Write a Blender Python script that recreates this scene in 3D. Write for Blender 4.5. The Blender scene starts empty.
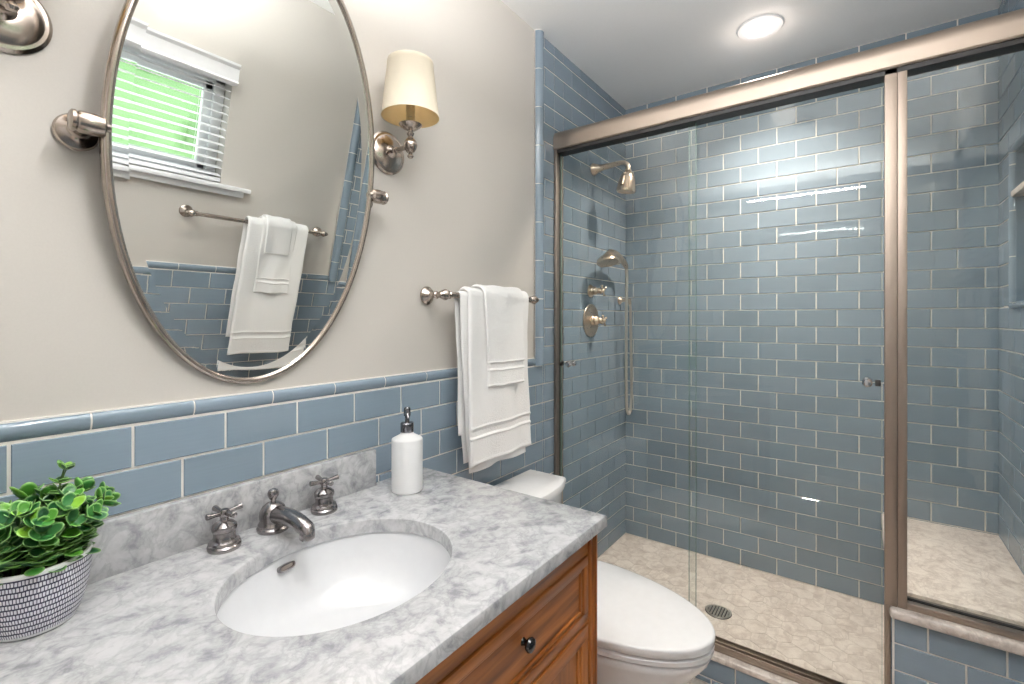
import bpy, bmesh, math, random
from mathutils import Vector, Matrix, noise
PI = math.pi
sc = bpy.context.scene
COL = sc.collection

# ------------------------------------------------------------------ camera
# world: +X runs along the mirror wall towards the shower, the room lies on the -Y side
CAM_H = 1.29; CAM_D = 1.0744; YAW = 0.631
cam_data = bpy.data.cameras.new('camera')
cam_data.sensor_width = 36.0
cam_data.lens = 476.4 / 1024 * 36.0
cam_data.shift_y = -23.5 / 1024
cam_data.clip_start = 0.02
cam = bpy.data.objects.new('camera', cam_data)
COL.objects.link(cam)
cam.location = (0, -CAM_D, CAM_H)
cam.rotation_euler = (PI / 2, 0, YAW - PI / 2)
sc.camera = cam

# ------------------------------------------------------------------ view, world, lights
sc.view_settings.view_transform = 'Standard'
sc.view_settings.look = 'None'
sc.view_settings.exposure = 0.28
sc.view_settings.gamma = 1.0
sc.view_settings.use_curve_mapping = False
sc.cycles.max_bounces = 10
sc.cycles.diffuse_bounces = 5
sc.cycles.glossy_bounces = 5
sc.cycles.transparent_max_bounces = 16
sc.cycles.transmission_bounces = 6
sc.cycles.caustics_reflective = False
sc.cycles.caustics_refractive = False
sc.cycles.sample_clamp_indirect = 6.0

world = bpy.data.worlds.new('daylight'); sc.world = world
world.use_nodes = True
bg = world.node_tree.nodes['Background']
bg.inputs['Color'].default_value = (0.93, 0.96, 1.0, 1)
bg.inputs['Strength'].default_value = 4.2

def light(name, kind, loc, energy, color=(1, 1, 1), size=0.1, aim=None, **kw):
    l = bpy.data.lights.new(name, kind); l.energy = energy; l.color = color
    if kind == 'AREA':
        l.shape = kw.get('shape', 'DISK'); l.size = size
        if 'size_y' in kw: l.size_y = kw['size_y']
        if kw.get('portal'): l.cycles.is_portal = True
        if 'spread' in kw: l.spread = kw['spread']
    else:
        l.shadow_soft_size = size
        if kind == 'SPOT':
            l.spot_size = kw.get('angle', PI * 0.9); l.spot_blend = kw.get('blend', 0.6)
    o = bpy.data.objects.new(name, l); COL.objects.link(o); o.location = loc
    if aim is not None:
        o.rotation_euler = (Vector(aim) - Vector(loc)).to_track_quat('-Z', 'Y').to_euler()
    return o

CEIL = 2.475
ROOM_W = 1.503
D_BACK = 2.562
X_FRONT = -0.95
SHOWER_X = 1.80
CANS = [(2.158, 0.746, 13, (1.0, 0.87, 0.77))]
FILL_BARS = [(0.34, 0.80, 2.06, 0.60, 58, (0.985, 0.985, 0.985))]     # added fill lamp, an invented pendant bar out of view: x, d, z, length, power
for cx, cd, e, c in CANS:
    light('ceiling_lamp', 'AREA', (cx, -cd, CEIL - 0.012), e, c, 0.11, spread=math.radians(115)).rotation_euler = (0, 0, 0)
    light('ceiling_lamp_spill', 'POINT', (cx, -cd, CEIL - 0.075), e * .05, c, 0.06)
for bx, bd, bz, bl, e, c in FILL_BARS:  # soft fill bounced off the ceiling by the added bar
    light('fill_bar_uplight', 'AREA', (bx, -bd, bz + .034), e, c, .05, shape='RECTANGLE', size_y=bl).rotation_euler = (PI, 0, 0)
for i, e in ((0, 5),):  # weak direct fill from the same added bar
    light('fill_bar_downlight', 'AREA', (FILL_BARS[i][0], -FILL_BARS[i][1], FILL_BARS[i][2] - .034), e, FILL_BARS[i][5], .05, shape='RECTANGLE', size_y=FILL_BARS[i][3]).rotation_euler = (0, 0, 0)
light('sun', 'SUN', (0, 3, 6), 3.0, (1, .96, .88), 0.01, aim=(.6, -4.3, 0))
light('window_portal', 'AREA', (0.625, -ROOM_W - 0.14, 1.76), 1, size=0.78, size_y=0.5, shape='RECTANGLE', portal=True, aim=(0.625, 0, 1.76))

# ------------------------------------------------------------------ materials
def new_mat(name):
    m = bpy.data.materials.new(name); m.use_nodes = True
    nt = m.node_tree; b = nt.nodes['Principled BSDF']
    return m, nt, b
def lin(c):
    f = lambda v: v / 12.92 if v <= 0.04045 else ((v + 0.055) / 1.055) ** 2.4
    return tuple(f(v / 255) for v in c) + (1,)
def simple(name, rgb, rough=0.5, metal=0.0, bump=None, ior=None, coat=0, spec=None, sheen=0):
    m, nt, b = new_mat(name)
    b.inputs['Base Color'].default_value = lin(rgb)
    b.inputs['Roughness'].default_value = rough
    b.inputs['Metallic'].default_value = metal
    if ior: b.inputs['IOR'].default_value = ior
    if coat: b.inputs['Coat Weight'].default_value = coat; b.inputs['Coat Roughness'].default_value = 0.05
    if spec is not None: b.inputs['Specular IOR Level'].default_value = spec
    if sheen: b.inputs['Sheen Weight'].default_value = sheen
    tc = nt.nodes.new('ShaderNodeTexCoord')
    n = nt.nodes.new('ShaderNodeTexNoise')
    n.inputs['Scale'].default_value = bump[0] if bump else 40
    n.inputs['Detail'].default_value = 4
    nt.links.new(tc.outputs['Object'], n.inputs['Vector'])
    # gentle tone variation so no surface is perfectly flat
    mx = nt.nodes.new('ShaderNodeMix'); mx.data_type = 'RGBA'
    c = lin(rgb)
    mx.inputs['A'].default_value = tuple(v * 0.96 for v in c[:3]) + (1,)
    mx.inputs['B'].default_value = tuple(min(1, v * 1.03) for v in c[:3]) + (1,)
    nt.links.new(n.outputs['Fac'], mx.inputs['Factor'])
    nt.links.new(mx.outputs['Result'], b.inputs['Base Color'])
    if bump:
        bp = nt.nodes.new('ShaderNodeBump'); bp.inputs['Strength'].default_value = bump[1]
        bp.inputs['Distance'].default_value = bump[2] if len(bump) > 2 else 0.001
        nt.links.new(n.outputs['Fac'], bp.inputs['Height']); nt.links.new(bp.outputs['Normal'], b.inputs['Normal'])
    return m

def tile_material():
    m, nt, b = new_mat('blue_glass_tile')
    g = nt.nodes.new('ShaderNodeNewGeometry')
    r = nt.nodes.new('ShaderNodeValToRGB')
    r.color_ramp.elements[0].color = lin((123, 138, 150)); r.color_ramp.elements[1].color = lin((133, 148, 161))
    nt.links.new(g.outputs['Random Per Island'], r.inputs['Fac'])
    tc = nt.nodes.new('ShaderNodeTexCoord')
    mp = nt.nodes.new('ShaderNodeMapping'); mp.inputs['Scale'].default_value = (3, 3, 90)
    n = nt.nodes.new('ShaderNodeTexNoise'); n.inputs['Scale'].default_value = 3; n.inputs['Detail'].default_value = 3
    nt.links.new(tc.outputs['Object'], mp.inputs['Vector']); nt.links.new(mp.outputs['Vector'], n.inputs['Vector'])
    mx = nt.nodes.new('ShaderNodeMix'); mx.data_type = 'RGBA'; mx.blend_type = 'MULTIPLY'
    mx.inputs['Factor'].default_value = 1
    r2 = nt.nodes.new('ShaderNodeValToRGB')
    r2.color_ramp.elements[0].position = 0.3; r2.color_ramp.elements[0].color = (0.97, 0.97, 0.97, 1)
    r2.color_ramp.elements[1].position = 0.7; r2.color_ramp.elements[1].color = (1.02, 1.02, 1.02, 1)
    nt.links.new(n.outputs['Fac'], r2.inputs['Fac'])
    nt.links.new(r.outputs['Color'], mx.inputs['A']); nt.links.new(r2.outputs['Color'], mx.inputs['B'])
    nt.links.new(mx.outputs['Result'], b.inputs['Base Color'])
    b.inputs['Roughness'].default_value = 0.03; b.inputs['IOR'].default_value = 1.5
    n2 = nt.nodes.new('ShaderNodeTexNoise'); n2.inputs['Scale'].default_value = 22; n2.inputs['Detail'].default_value = 1
    nt.links.new(tc.outputs['Object'], n2.inputs['Vector'])
    bp = nt.nodes.new('ShaderNodeBump'); bp.inputs['Strength'].default_value = 0.07; bp.inputs['Distance'].default_value = 0.0015
    nt.links.new(n2.outputs['Fac'], bp.inputs['Height']); nt.links.new(bp.outputs['Normal'], b.inputs['Normal'])
    return m

def marble(name, base, cloud, vein, scale=1.0, rough=0.16, island=0):
    m, nt, b = new_mat(name)
    tc = nt.nodes.new('ShaderNodeTexCoord')
    mp = nt.nodes.new('ShaderNodeMapping'); mp.inputs['Rotation'].default_value = (0.3, 0.2, 0.75)
    mp.inputs['Scale'].default_value = (scale, scale * 1.15, scale)
    nt.links.new(tc.outputs['Object'], mp.inputs['Vector'])
    vec = mp.outputs['Vector']
    if island:
        g = nt.nodes.new('ShaderNodeNewGeometry')
        ad = nt.nodes.new('ShaderNodeVectorMath'); ad.operation = 'ADD'
        ml = nt.nodes.new('ShaderNodeMath'); ml.operation = 'MULTIPLY'; ml.inputs[1].default_value = 37
        nt.links.new(g.outputs['Random Per Island'], ml.inputs[0])
        nt.links.new(mp.outputs['Vector'], ad.inputs[0]); nt.links.new(ml.outputs[0], ad.inputs[1]); vec = ad.outputs[0]
    n1 = nt.nodes.new('ShaderNodeTexNoise'); n1.inputs['Scale'].default_value = 7; n1.inputs['Detail'].default_value = 9
    n1.inputs['Roughness'].default_value = 0.66; n1.inputs['Distortion'].default_value = 0.35
    n2 = nt.nodes.new('ShaderNodeTexNoise'); n2.inputs['Scale'].default_value = 4.5; n2.inputs['Detail'].default_value = 8
    n2.inputs['Roughness'].default_value = 0.6; n2.inputs['Distortion'].default_value = 0.8
    for n in (n1, n2): nt.links.new(vec, n.inputs['Vector'])
    r1 = nt.nodes.new('ShaderNodeValToRGB')
    e = r1.color_ramp.elements
    e[0].position = 0.34; e[0].color = lin(cloud); e[1].position = 0.60; e[1].color = lin(base)
    e2 = e.new(0.47); e2.color = tuple((a * .35 + c * .65) for a, c in zip(lin(cloud), lin(base)))
    nt.links.new(n1.outputs['Fac'], r1.inputs['Fac'])
    # thin veins where the second noise crosses one half
    s = nt.nodes.new('ShaderNodeMath'); s.operation = 'SUBTRACT'; s.inputs[1].default_value = 0.5
    a = nt.nodes.new('ShaderNodeMath'); a.operation = 'ABSOLUTE'
    nt.links.new(n2.outputs['Fac'], s.inputs[0]); nt.links.new(s.outputs[0], a.inputs[0])
    r2 = nt.nodes.new('ShaderNodeValToRGB')
    r2.color_ramp.elements[0].position = 0.0; r2.color_ramp.elements[0].color = (0.4, 0.4, 0.4, 1)
    r2.color_ramp.elements[1].position = 0.05; r2.color_ramp.elements[1].color = (0, 0, 0, 1)
    nt.links.new(a.outputs[0], r2.inputs['Fac'])
    mx = nt.nodes.new('ShaderNodeMix'); mx.data_type = 'RGBA'
    nt.links.new(r2.outputs['Color'], mx.inputs['Factor'])
    nt.links.new(r1.outputs['Color'], mx.inputs['A']); mx.inputs['B'].default_value = lin(vein)
    out = mx.outputs['Result']
    if island:
        m2 = nt.nodes.new('ShaderNodeMix'); m2.data_type = 'RGBA'; m2.blend_type = 'MULTIPLY'; m2.inputs['Factor'].default_value = 1
        r3 = nt.nodes.new('ShaderNodeValToRGB')
        r3.color_ramp.elements[0].color = (0.95, 0.95, 0.95, 1); r3.color_ramp.elements[1].color = (1.03, 1.03, 1.03, 1)
        nt.links.new(g.outputs['Random Per Island'], r3.inputs['Fac'])
        nt.links.new(out, m2.inputs['A']); nt.links.new(r3.outputs['Color'], m2.inputs['B']); out = m2.outputs['Result']
    nt.links.new(out, b.inputs['Base Color'])
    b.inputs['Roughness'].default_value = rough
    return m

def wood(name, along):
    m, nt, b = new_mat(name)
    tc = nt.nodes.new('ShaderNodeTexCoord'); mp = nt.nodes.new('ShaderNodeMapping')
    s = {'x': (1.6, 26, 26), 'z': (26, 26, 1.6)}[along]
    mp.inputs['Scale'].default_value = s
    nt.links.new(tc.outputs['Object'], mp.inputs['Vector'])
    n = nt.nodes.new('ShaderNodeTexNoise'); n.inputs['Scale'].default_value = 1.8; n.inputs['Detail'].default_value = 8
    n.inputs['Distortion'].default_value = 0.5
    nt.links.new(mp.outputs['Vector'], n.inputs['Vector'])
    r = nt.nodes.new('ShaderNodeValToRGB'); e = r.color_ramp.elements
    e[0].position = 0.3; e[0].color = lin((106, 58, 24)); e[1].position = 0.72; e[1].color = lin((190, 120, 58))
    k = e.new(0.5); k.color = lin((156, 92, 40))
    nt.links.new(n.outputs['Fac'], r.inputs['Fac']); nt.links.new(r.outputs['Color'], b.inputs['Base Color'])
    bp = nt.nodes.new('ShaderNodeBump'); bp.inputs['Strength'].default_value = 0.15; bp.inputs['Distance'].default_value = 0.001
    nt.links.new(n.outputs['Fac'], bp.inputs['Height']); nt.links.new(bp.outputs['Normal'], b.inputs['Normal'])
    b.inputs['Roughness'].default_value = 0.38
    return m

def brushed(name, rgb, rough, axis=None):
    m, nt, b = new_mat(name)
    b.inputs['Metallic'].default_value = 1; b.inputs['Roughness'].default_value = rough
    tc = nt.nodes.new('ShaderNodeTexCoord'); mp = nt.nodes.new('ShaderNodeMapping')
    sca = {'y': (400, 3, 400), 'z': (400, 400, 3), None: (120, 120, 120)}[axis]
    mp.inputs['Scale'].default_value = sca
    n = nt.nodes.new('ShaderNodeTexNoise'); n.inputs['Scale'].default_value = 1; n.inputs['Detail'].default_value = 3
    nt.links.new(tc.outputs['Object'], mp.inputs['Vector']); nt.links.new(mp.outputs['Vector'], n.inputs['Vector'])
    r = nt.nodes.new('ShaderNodeMapRange')
    r.inputs['To Min'].default_value = rough * 0.85; r.inputs['To Max'].default_value = rough * 1.2
    nt.links.new(n.outputs['Fac'], r.inputs['Value']); nt.links.new(r.outputs['Result'], b.inputs['Roughness'])
    b.inputs['Base Color'].default_value = lin(rgb)
    return m

def glass_mat():
    m, nt, b = new_mat('clear_glass')
    nt.nodes.remove(b)
    out = nt.nodes['Material Output']
    t = nt.nodes.new('ShaderNodeBsdfTransparent'); t.inputs['Color'].default_value = (0.965, 0.985, 0.975, 1)
    g = nt.nodes.new('ShaderNodeBsdfGlossy'); g.inputs['Roughness'].default_value = 0.0
    f = nt.nodes.new('ShaderNodeFresnel')
    # the same outer-surface reflectance on both faces of the thin pane
    gm = nt.nodes.new('ShaderNodeNewGeometry'); mr = nt.nodes.new('ShaderNodeMapRange')
    mr.inputs['To Min'].default_value = 1.45; mr.inputs['To Max'].default_value = 1 / 1.45
    nt.links.new(gm.outputs['Backfacing'], mr.inputs['Value']); nt.links.new(mr.outputs['Result'], f.inputs['IOR'])
    mx = nt.nodes.new('ShaderNodeMixShader')
    nt.links.new(f.outputs[0], mx.inputs[0]); nt.links.new(t.outputs[0], mx.inputs[1]); nt.links.new(g.outputs[0], mx.inputs[2])
    nt.links.new(mx.outputs[0], out.inputs['Surface'])
    return m

def emit(name, rgb, strength):
    m, nt, b = new_mat(name)
    b.inputs['Base Color'].default_value = (0.8, 0.8, 0.8, 1)
    b.inputs['Emission Color'].default_value = lin(rgb); b.inputs['Emission Strength'].default_value = strength
    return m

def leaf_mat():
    m, nt, b = new_mat('succulent_leaf')
    g = nt.nodes.new('ShaderNodeNewGeometry'); r = nt.nodes.new('ShaderNodeValToRGB'); e = r.color_ramp.elements
    e[0].position = 0; e[0].color = lin((22, 66, 38)); e[1].position = 1; e[1].color = lin((120, 168, 46))
    for p, c in ((.3, (36, 92, 48)), (.6, (48, 108, 44)), (.85, (74, 136, 40))):
        k = e.new(p); k.color = lin(c)
    nt.links.new(g.outputs['Random Per Island'], r.inputs['Fac'])
    at = nt.nodes.new('ShaderNodeUVMap')
    sx = nt.nodes.new('ShaderNodeSeparateXYZ'); nt.links.new(at.outputs[0], sx.inputs[0])
    mx = nt.nodes.new('ShaderNodeMix'); mx.data_type = 'RGBA'
    r2 = nt.nodes.new('ShaderNodeValToRGB'); r2.color_ramp.elements[0].position = .75; r2.color_ramp.elements[0].color = (0, 0, 0, 1)
    r2.color_ramp.elements[1].position = 1; r2.color_ramp.elements[1].color = (.55, .55, .55, 1)
    nt.links.new(sx.outputs[0], r2.inputs[0]); nt.links.new(r2.outputs[0], mx.inputs['Factor'])
    nt.links.new(r.outputs[0], mx.inputs['A']); mx.inputs['B'].default_value = lin((150, 190, 110))
    nt.links.new(mx.outputs['Result'], b.inputs['Base Color'])
    b.inputs['Roughness'].default_value = 0.38
    b.inputs['Subsurface Weight'].default_value = 0.0
    return m

def pot_mat():
    m, nt, b = new_mat('dashed_ceramic')
    uv = nt.nodes.new('ShaderNodeUVMap'); mp = nt.nodes.new('ShaderNodeMapping')
    mp.inputs['Scale'].default_value = (106, 11, 1)
    nt.links.new(uv.outputs[0], mp.inputs['Vector'])
    # hand-drawn wobble
    n = nt.nodes.new('ShaderNodeTexNoise'); n.inputs['Scale'].default_value = 0.5
    nt.links.new(mp.outputs['Vector'], n.inputs['Vector'])
    ad = nt.nodes.new('ShaderNodeVectorMath'); ad.operation = 'MULTIPLY_ADD'
    ad.inputs[1].default_value = (0.45, 0.25, 0)
    nt.links.new(n.outputs['Color'], ad.inputs[0]); nt.links.new(mp.outputs['Vector'], ad.inputs[2])
    br = nt.nodes.new('ShaderNodeTexBrick'); br.offset = 0.5
    br.inputs['Color1'].default_value = lin((232, 232, 236)); br.inputs['Color2'].default_value = lin((222, 222, 230))
    br.inputs['Mortar'].default_value = lin((38, 36, 66)); br.inputs['Scale'].default_value = 1
    br.inputs['Mortar Size'].default_value = 0.15; br.inputs['Mortar Smooth'].default_value = 0.1
    br.inputs['Brick Width'].default_value = 1.0; br.inputs['Row Height'].default_value = 1.0
    nt.links.new(ad.outputs[0], br.inputs['Vector']); nt.links.new(br.outputs['Color'], b.inputs['Base Color'])
    b.inputs['Roughness'].default_value = 0.35
    return m

def towel_mat():
    m, nt, b = new_mat('white_terry')
    b.inputs['Roughness'].default_value = 0.95; b.inputs['Sheen Weight'].default_value = 0.25
    b.inputs['Specular IOR Level'].default_value = 0.1
    b.inputs['Base Color'].default_value = lin((248, 247, 246))
    tc = nt.nodes.new('ShaderNodeTexCoord')
    n = nt.nodes.new('ShaderNodeTexNoise'); n.inputs['Scale'].default_value = 260; n.inputs['Detail'].default_value = 3
    nt.links.new(tc.outputs['Object'], n.inputs['Vector'])
    bp = nt.nodes.new('ShaderNodeBump'); bp.inputs['Strength'].default_value = 0.7; bp.inputs['Distance'].default_value = 0.003
    nt.links.new(n.outputs['Fac'], bp.inputs['Height']); nt.links.new(bp.outputs['Normal'], b.inputs['Normal'])
    return m

M = dict(
    paint=simple('cream_wall_paint', (200, 195, 188), 0.6, bump=(300, 0.15, 0.0005)),
    ceiling=simple('white_ceiling_paint', (246, 245, 243), 0.7, bump=(260, 0.15, 0.0005)),
    grout=simple('pale_grout', (236, 231, 224), 0.85),
    tile=tile_material(),
    marble=marble('grey_veined_marble', (199, 199, 200), (136, 137, 140), (134, 135, 139), 3.6, 0.2),
    wmarble=marble('warm_shower_marble', (232, 222, 213), (194, 181, 171), (168, 154, 144), 3.0, 0.3),
    hex=marble('hexagon_marble', (228, 217, 207), (198, 184, 173), (170, 154, 144), 2.0, 0.35, island=1),
    hexgrout=simple('hexagon_grout', (200, 188, 178), 0.8),
    wood_x=wood('stained_wood_rail', 'x'), wood_z=wood('stained_wood_stile', 'z'),
    nickel=brushed('brushed_nickel', (176, 165, 156), 0.2),
    chrome=brushed('polished_chrome', (205, 205, 208), 0.06),
    hosemetal=brushed('ribbed_hose_metal', (226, 216, 204), 0.35),
    darkchrome=brushed('smoked_chrome', (120, 120, 124), 0.05),
    warm=brushed('warm_brushed_nickel', (212, 192, 172), 0.28),
    frame_y=brushed('brushed_bronze_nickel_rail', (166, 153, 142), 0.38, 'y'),
    frame_z=brushed('brushed_bronze_nickel_post', (158, 145, 134), 0.42, 'z'),
    pewter=brushed('dark_pewter', (150, 145, 145), 0.2),
    mirror=brushed('mirror_silver', (246, 249, 247), 0.0),
    dark=simple('black_rubber', (24, 21, 20), 0.5),
    black=simple('black_enamel', (14, 14, 16), 0.15),
    glass=glass_mat(),
    gedge=simple('green_glass_edge', (118, 146, 134), 0.2),
    porcelain=simple('white_porcelain', (238, 238, 239), 0.08, coat=0.3),
    sinkwhite=simple('white_sink_china', (226, 227, 229), 0.08, coat=0.3),
    plastic=simple('white_vinyl', (240, 240, 242), 0.35),
    matte=simple('matte_white_ceramic', (240, 240, 240), 0.5),
    shade=simple('linen_lamp_shade', (232, 222, 202), 0.85, bump=(500, 0.3, 0.0006)),
    shade_in=simple('lamp_shade_lining', (246, 222, 172), 0.8),
    leaf=leaf_mat(), pot=pot_mat(), soil=simple('dark_soil', (40, 30, 22), 0.95, bump=(150, 0.8, 0.004)),
    stem=simple('green_stem', (70, 100, 48), 0.6),
    towel=towel_mat(),
    lamp=emit('lit_lens', (255, 250, 240), 14),
    hedge=simple('hedge_green', (100, 132, 88), 0.8, bump=(9, 0.8, 0.03)),
    bulb=simple('frosted_bulb', (236, 226, 205), 0.3),
)
M['mirror'].node_tree.nodes['Principled BSDF'].inputs['Roughness'].default_value = 0.0
for l in list(M['mirror'].node_tree.links):
    if l.to_socket.name == 'Roughness': M['mirror'].node_tree.links.remove(l)
# ------------------------------------------------------------------ mesh helpers
class MB:
    """collects shapes, build() links them as one mesh object; coordinates are Blender's"""
    def __init__(self): self.bm = bmesh.new(); self.mi = 0; self.uv = None
    def _tag(self, faces):
        for f in faces: f.material_index = self.mi
    def mat(self, i): self.mi = i; return self
    def box(self, x0, x1, y0, y1, z0, z1, bev=0.0, seg=2):
        x0, x1 = sorted((x0, x1)); y0, y1 = sorted((y0, y1)); z0, z1 = sorted((z0, z1))
        b = self.bm
        vs = [b.verts.new((x, y, z)) for x in (x0, x1) for y in (y0, y1) for z in (z0, z1)]
        q = [(0, 1, 3, 2), (4, 6, 7, 5), (0, 4, 5, 1), (2, 3, 7, 6), (0, 2, 6, 4), (1, 5, 7, 3)]
        fs = [b.faces.new([vs[i] for i in f]) for f in q]; self._tag(fs)
        if bev > 0:
            es = list({e for f in fs for e in f.edges})
            r = bmesh.ops.bevel(b, geom=es, offset=bev, segments=seg, profile=0.5, affect='EDGES')
            self._tag(r['faces'])
        return self
    def lathe(self, prof, o=(0, 0, 0), axis=(0, 0, 1), seg=32, close=True):
        """prof: list of (radius, height) along axis"""
        b = self.bm; a = Vector(axis).normalized()
        u = a.orthogonal().normalized()
        if abs(a.z) > .99: u = Vector((1, 0, 0))
        v = a.cross(u); o = Vector(o); rings = []
        for r, h in prof:
            if r < 1e-6: rings.append([b.verts.new(o + a * h)])
            else: rings.append([b.verts.new(o + a * h + (u * math.cos(2 * PI * i / seg) + v * math.sin(2 * PI * i / seg)) * r) for i in range(seg)])
        uvl = b.loops.layers.uv.verify()
        for k in range(len(rings) - 1):
            p, q = rings[k], rings[k + 1]
            for i in range(seg):
                j = (i + 1) % seg
                if len(p) == 1 and len(q) == 1: break
                if len(p) == 1: f = b.faces.new((p[0], q[j], q[i])); uvs = None
                elif len(q) == 1: f = b.faces.new((p[i], p[j], q[0])); uvs = None
                else:
                    f = b.faces.new((p[i], p[j], q[j], q[i]))
                    uvs = [(i / seg, k), ((i + 1) / seg, k), ((i + 1) / seg, k + 1), (i / seg, k + 1)]
                f.material_index = self.mi
                if uvs:
                    n = len(rings) - 1
                    for lp, w in zip(f.loops, uvs): lp[uvl].uv = (w[0], w[1] / n)
        if close:
            for ring, fl in ((rings[0], True), (rings[-1], False)):
                if len(ring) > 2:
                    f = b.faces.new(ring[::-1] if fl else ring); f.material_index = self.mi
        return self
    def tube(self, pts, rad, seg=12, cap=True, flat=None):
        b = self.bm; pts = [Vector(p) for p in pts]; n = len(pts)
        rads = rad if isinstance(rad, (list, tuple)) else [rad] * n
        rings = []; up = None
        for i, p in enumerate(pts):
            t = (pts[min(i + 1, n - 1)] - pts[max(i - 1, 0)]).normalized()
            if up is None: up = t.orthogonal().normalized()
            up = (up - t * up.dot(t)).normalized()
            w = t.cross(up)
            rings.append([b.verts.new(p + (up * math.cos(2 * PI * k / seg) + w * math.sin(2 * PI * k / seg)) * rads[i]) for k in range(seg)])
        for i in range(n - 1):
            for k in range(seg):
                f = b.faces.new((rings[i][k], rings[i][(k + 1) % seg], rings[i + 1][(k + 1) % seg], rings[i + 1][k])); f.material_index = self.mi
        if cap:
            f = b.faces.new(rings[0][::-1]); f.material_index = self.mi
            f = b.faces.new(rings[-1]); f.material_index = self.mi
        return self
    def sphere(self, c, r, sx=1, sy=1, sz=1, seg=20):
        m = Matrix.Translation(c) @ Matrix.Diagonal((r * sx, r * sy, r * sz, 1))
        res = bmesh.ops.create_uvsphere(self.bm, u_segments=seg, v_segments=seg // 2, radius=1, matrix=m)
        self._tag({f for v in res['verts'] for f in v.link_faces}); return self
    def loft(self, rings, cap=True):
        b = self.bm; R = [[b.verts.new(p) for p in ring] for ring in rings]; n = len(R[0])
        for k in range(len(R) - 1):
            for i in range(n):
                f = b.faces.new((R[k][i], R[k][(i + 1) % n], R[k + 1][(i + 1) % n], R[k + 1][i])); f.material_index = self.mi
        if cap:
            for r in (R[0][::-1], R[-1]):
                f = b.faces.new(r); f.material_index = self.mi
        return self
    def prism(self, poly, a, bvec):
        """poly: list of points, swept from +a to +bvec"""
        a = Vector(a); bvec = Vector(bvec)
        return self.loft([[Vector(p) + a for p in poly], [Vector(p) + bvec for p in poly]])

ROOTS = {}
def _root(o): return ROOTS.get(o.name, Vector((0, 0, 0)))
def build(name, mb, mats, parent=None, origin=None, angle=35, smooth=True, local=False):
    bm = mb.bm
    bmesh.ops.recalc_face_normals(bm, faces=bm.faces)
    base = Vector((0, 0, 0))
    if parent is not None and not local: base = _root(parent)
    elif origin is not None: base = Vector(origin)
    if base.length > 0: bmesh.ops.translate(bm, vec=-base, verts=bm.verts)
    me = bpy.data.meshes.new(name); bm.to_mesh(me); bm.free()
    if not isinstance(mats, (list, tuple)): mats = [mats]
    for m in mats: me.materials.append(M[m] if isinstance(m, str) else m)
    if smooth:
        for p in me.polygons: p.use_smooth = True
        me.set_sharp_from_angle(angle=math.radians(angle))
    o = bpy.data.objects.new(name, me); COL.objects.link(o)
    if parent is not None: o.parent = parent; ROOTS[o.name] = _root(parent).copy() if not local else Vector((0, 0, 0))
    elif origin is not None: o.location = origin; ROOTS[o.name] = Vector(origin)
    return o
def tag(o, label=None, cat=None, group=None, kind=None):
    if label: o['label'] = label
    if cat: o['category'] = cat
    if group: o['group'] = group
    if kind: o['kind'] = kind
    return o
def thing(name, label, cat, loc=(0, 0, 0), rz=0, group=None, world=True):
    o = bpy.data.objects.new(name, None); COL.objects.link(o); o.location = loc; o.rotation_euler = (0, 0, rz)
    o.empty_display_size = 0.05
    ROOTS[o.name] = Vector(loc) if world else Vector((0, 0, 0))
    return tag(o, label, cat, group)
def copy_tree(o, parent=None):
    c = o.copy(); COL.objects.link(c); c.parent = parent
    for ch in [x for x in COL.objects if x.parent == o]: copy_tree(ch, c)
    return c

# ------------------------------------------------------------------ tiled wall surfaces
T = 0.0785; HW = 0.0787; GAP = 0.0048; TH = 0.003
ROW0 = 1.0948
def subtract(r, holes):
    out = [r]
    for h in holes:
        nxt = []
        for (a0, a1, b0, b1) in out:
            h0, h1, g0, g1 = h
            if h1 <= a0 or h0 >= a1 or g1 <= b0 or g0 >= b1: nxt.append((a0, a1, b0, b1)); continue
            if g0 > b0: nxt.append((a0, a1, b0, g0))
            if g1 < b1: nxt.append((a0, a1, g1, b1))
            c0, c1 = max(b0, g0), min(b1, g1)
            if h0 > a0: nxt.append((a0, h0, c0, c1))
            if h1 < a1: nxt.append((h1, a1, c0, c1))
        out = nxt
    return out
def tiles(mb, P, u0, u1, v0, v1, phase, parity=0, holes=(), row0=ROW0, mi=1):
    """running bond of 3x6 tiles over [u0,u1]x[v0,v1]; P(u, v, h) -> world point"""
    b = mb.bm
    k0 = math.floor((v0 - row0) / T) - 1; k1 = math.ceil((v1 - row0) / T) + 1
    for k in range(k0, k1):
        ph = phase + (HW if (k + parity) % 2 else 0)
        j0 = math.floor((u0 - ph) / (2 * HW)) - 1; j1 = math.ceil((u1 - ph) / (2 * HW)) + 1
        for j in range(j0, j1):
            r = (max(u0, ph + j * 2 * HW), min(u1, ph + (j + 1) * 2 * HW), max(v0, row0 + k * T), min(v1, row0 + (k + 1) * T))
            if r[1] - r[0] < 0.006 or r[3] - r[2] < 0.006: continue
            for (a0, a1, c0, c1) in subtract(r, holes):
                if a1 - a0 < 0.006 or c1 - c0 < 0.006: continue
                g = GAP / 2
                rings = []
                for ins, h in ((g, 0.0), (g, TH * 0.55), (g + 0.0012, TH)):
                    rings.append([b.verts.new(P(x, y, h)) for x, y in ((a0 + ins, c0 + ins), (a1 - ins, c0 + ins), (a1 - ins, c1 - ins), (a0 + ins, c1 - ins))])
                for q in range(2):
                    for i in range(4):
                        f = b.faces.new((rings[q][i], rings[q][(i + 1) % 4], rings[q + 1][(i + 1) % 4], rings[q + 1][i])); f.material_index = mi
                f = b.faces.new(rings[2]); f.material_index = mi
PL = lambda u, v, h: (u, -0.0 - h, v)                       # left (mirror) wall, h grows into the room
PR = lambda u, v, h: (u, -ROOM_W + h, v)
PB = lambda u, v, h: (D_BACK - h, -u, v)

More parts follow.
